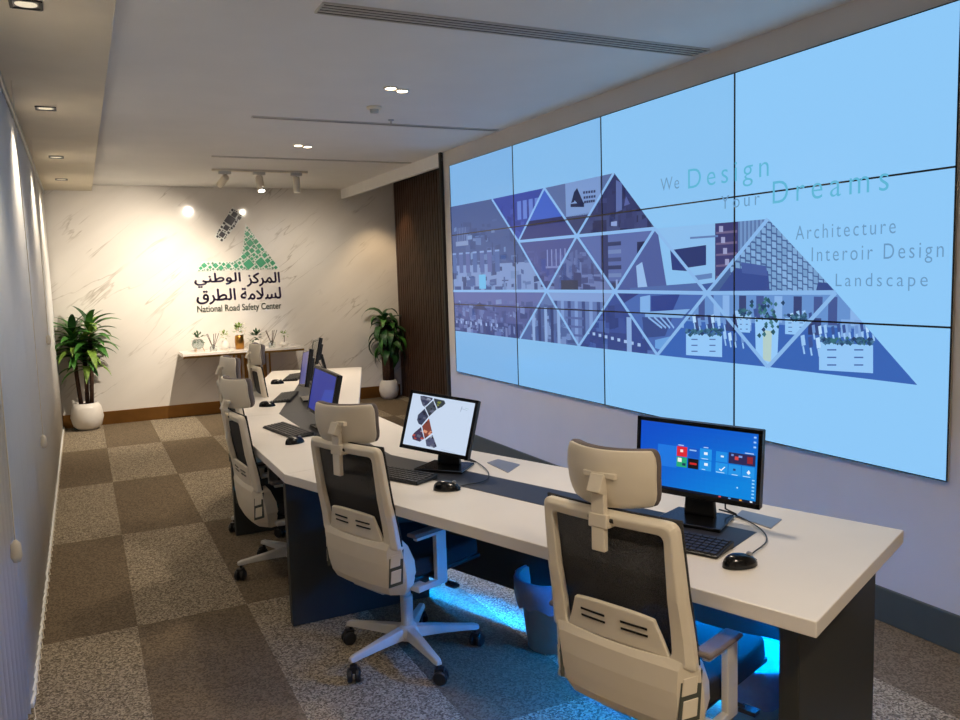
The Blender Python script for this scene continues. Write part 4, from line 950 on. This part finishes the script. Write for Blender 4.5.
# ================================================================== CONSOLE TABLE AND WHAT STANDS ON IT
CY = 9.86; ct = empty('console_table', 'slim marble topped console table on gold rods below the emblem', 'console table', (1.72, CY, 0))
xa, xb = ony(183, 353, CY-.2).x-1.72, ony(304, 348, CY-.2).x-1.72; CT = .79
b_ = new_bm(); box2(b_, (xa, -.20, CT-.045), (xb, .26, CT)); link('top', b_, 'marble', ct, bevel=.003)
b_ = new_bm(); box2(b_, (xa, -.206, CT-.055), (xb, -.19, CT-.03)); link('edge_trim', b_, 'brass', ct)
for i in range(12):
    xx = ony(236+i*3.1, 380, CY).x-1.72; b_ = new_bm(); tube(b_, [(xx, -.05 if i % 2 else .03, .02), (xx, -.05 if i % 2 else .03, CT-.045)], .012, 8); link('rod', b_, 'brass', ct)
b_ = new_bm(); box2(b_, (ony(232, 400, CY).x-1.72, -.12, 0), (ony(274, 400, CY).x-1.72, .12, .025)); link('base_plate', b_, 'brass', ct, bevel=.002)
tx = lambda px: (ony(px, 345, CY).x, CY+R.uniform(-.04, .04), CT+.0005)
def leaf_blob(parent, n, rad, c, m, size=.03, seed=1, name='foliage'):
    q = random.Random(seed); b_ = new_bm()
    for k in range(n):
        d = Vector((q.gauss(0, 1), q.gauss(0, 1), q.gauss(0, .8)+.3)).normalized(); p = Vector(c)+d*rad*q.uniform(.3, 1)
        s = d.cross(Vector((0, 0, 1))).normalized()*size*.3; e_ = d*size
        vs = [b_.verts.new(v) for v in (p, p+e_*.5+s, p+e_, p+e_*.5-s)]; b_.faces.new(vs)
    return stuff(link(name, b_, m, parent))
# glass terrarium on a wire stand
e = empty('terrarium', 'small glass bowl with dark plant at the left end of the console', 'terrarium', tx(198))
b_ = new_bm(); lathe(b_, [(.02, .03), (.055, .045), (.07, .085), (.06, .125), (.045, .14)], 16, cap=False); link('bowl', b_, 'glassy', e, True, solid=.003)
b_ = new_bm()
for k in range(3): a = 2*PI*k/3; tube(b_, [(.07*math.cos(a), .07*math.sin(a), .0), (.05*math.cos(a), .05*math.sin(a), .045)], .004, 6)
link('wire_stand', b_, 'brass', e); leaf_blob(e, 40, .07, (.01, 0, .15), 'leaf2', .05, 3)
def reeds(px, label):
    e = empty('reed_diffuser', label, 'diffuser', tx(px), 0, 'reed diffusers on the console')
    b_ = new_bm(); lathe(b_, [(.001, 0), (.04, 0), (.04, .05), (.015, .06), (.015, .075), (.001, .075)], 14); link('bottle', b_, 'glassy', e, True)
    for k in range(5): a = 2.4*k; b_ = new_bm(); tube(b_, [(0, 0, .02), (.07*math.cos(a), .04*math.sin(a), .20)], .0035, 5); link('reed', b_, 'cane', e)
reeds(213, 'reed diffuser with crossed sticks right of the terrarium'); reeds(271.5, 'reed diffuser with crossed sticks right of the leafy pot')
e = empty('flower_vase', 'white vase of small cream flowers on the console', 'vase', tx(224.5))
b_ = new_bm(); lathe(b_, [(.001, 0), (.035, 0), (.05, .05), (.035, .10), (.022, .12)], 16, cap=False); link('vase', b_, 'pot', e, True); leaf_blob(e, 36, .055, (0, 0, .16), 'leaf3', .035, 5); leaf_blob(e, 26, .05, (-.01, 0, .18), 'flowers', .03, 6, 'petals')
e = empty('gold_vase', 'tall gold vase with flowers in the middle of the console', 'vase', tx(240))
b_ = new_bm(); lathe(b_, [(.001, 0), (.05, 0), (.055, .08), (.05, .15), (.042, .16)], 16, cap=False); link('vase', b_, 'brass', e, True); leaf_blob(e, 46, .07, (0, 0, .22), 'leaf3', .045, 7); leaf_blob(e, 24, .075, (0, 0, .25), 'flowers', .035, 8, 'petals'); leaf_blob(e, 12, .07, (.02, 0, .18), 'pink', .03, 9, 'petals')
e = empty('leafy_pot', 'dark green leafy plant in a white pot behind the farthest chair', 'potted plant', tx(256))
b_ = new_bm(); lathe(b_, [(.001, 0), (.045, 0), (.06, .09), (.055, .095), (.04, .08), (.001, .08)], 16, cap=False); link('pot', b_, 'pot', e, True); leaf_blob(e, 70, .07, (0, 0, .14), 'leaf2', .05, 11)
e = empty('small_potted_plant', 'little pale green plant in a glass at the right end of the console', 'potted plant', tx(284))
b_ = new_bm(); lathe(b_, [(.001, 0), (.04, 0), (.045, .05), (.04, .05), (.001, .045)], 14, cap=False); link('pot', b_, 'pot', e, True)
b_ = new_bm(); tube(b_, [(0, 0, .04), (.005, 0, .12)], .004, 6); link('stem', b_, 'cane', e); leaf_blob(e, 34, .045, (.005, 0, .14), 'leaf3', .035, 12)

# ================================================================== FLOOR PLANTS
def leaf_mesh(L_, wd, droop, m, fold=.3):
    b_ = new_bm(); n = 7; rows = []
    for i in range(n+1):
        t = i/n; ang = .9-droop*t; 
        if i == 0: p = Vector((0, 0, 0))
        else: p = p+Vector((math.cos(a_prev), 0, math.sin(a_prev)))*(L_/n)
        a_prev = ang; h = wd/2*math.sin(PI*min(1, .12+.88*t)**.8)**.8 if t < 1 else .001
        rows.append([b_.verts.new(p+Vector((0, -h, h*fold))), b_.verts.new(p), b_.verts.new(p+Vector((0, h, h*fold)))])
    for a, c_ in zip(rows, rows[1:]):
        for k in range(2): b_.faces.new((a[k], a[k+1], c_[k+1], c_[k]))
    me = bpy.data.meshes.new('leaf'); b_.to_mesh(me); b_.free(); me.materials.append(M[m])
    for p_ in me.polygons: p_.use_smooth = True
    return me
def floor_plant(c, pot_r, pot_h, canes, label, leaves, seed):
    t = empty('floor_plant', label, 'potted plant', c, 0, 'tall floor plants in white round pots'); q = random.Random(seed)
    b_ = new_bm(); lathe(b_, [(.001, 0), (pot_r*.55, 0), (pot_r*.86, pot_h*.16), (pot_r, pot_h*.48), (pot_r*.9, pot_h*.82), (pot_r*.72, pot_h), (pot_r*.66, pot_h), (pot_r*.66, pot_h*.93), (.001, pot_h*.93)], 32, cap=False); link('pot', b_, 'pot', t, True)
    b_ = new_bm(); lathe(b_, [(.001, pot_h*.97), (pot_r*.3, pot_h*.97), (pot_r*.66, pot_h*.94)], 20, cap=False); link('soil', b_, 'soil', t)
    for (x, y, h, r, n, L_) in canes:
        b_ = new_bm(); pts = [(x*.7, y*.7, pot_h*.9), (x, y, pot_h+h*.4), (x*1.15, y*1.1, pot_h+h)]; tube(b_, pts, [r*1.05, r, r*.85], 10); cn = link('cane', b_, 'cane', t, True)
        for k in range(n):
            f = k/n; o = bpy.data.objects.new('leaf', q.choice(leaves)); C.objects.link(o); o.parent = cn
            o.location = (x*1.15, y*1.1, pot_h+h-.28*f*(1 if n > 12 else .4)+.03)
            s = q.uniform(.75, 1.15)*L_; o.scale = (s, s, s); o.rotation_euler = (q.uniform(-.25, .25), .45-.1*q.random()-1.15*(1-f)**1.6+.35, k*2.4+q.uniform(-.3, .3))
    return t
lm = [leaf_mesh(.36, .085, 1.4, 'leaf1'), leaf_mesh(.32, .075, 1.0, 'leaf2'), leaf_mesh(.38, .08, 1.6, 'leaf3'), leaf_mesh(.36, .085, 1.3, 'leaf1')]
floor_plant((-.03, 9.93, 0), .17, .30, [(-.07, .0, .74, .022, 38, .95), (.02, .03, .60, .022, 34, .9), (.08, -.02, .82, .022, 38, .95)], 'bushy cane plant in a white round pot beside the blinds', lm, 3)
lm2 = [leaf_mesh(.40, .12, 2.6, 'leaf2'), leaf_mesh(.36, .11, 2.4, 'leaf1'), leaf_mesh(.42, .11, 2.9, 'leaf2')]
floor_plant((3.53, 9.94, 0), .13, .25, [(-.03, 0, .78, .05, 24, .9), (.04, .02, .66, .05, 18, .9), (.0, -.03, .4, .03, 12, .8)], 'drooping leaf plant in a white round pot beside the slatted wall', lm2, 5)
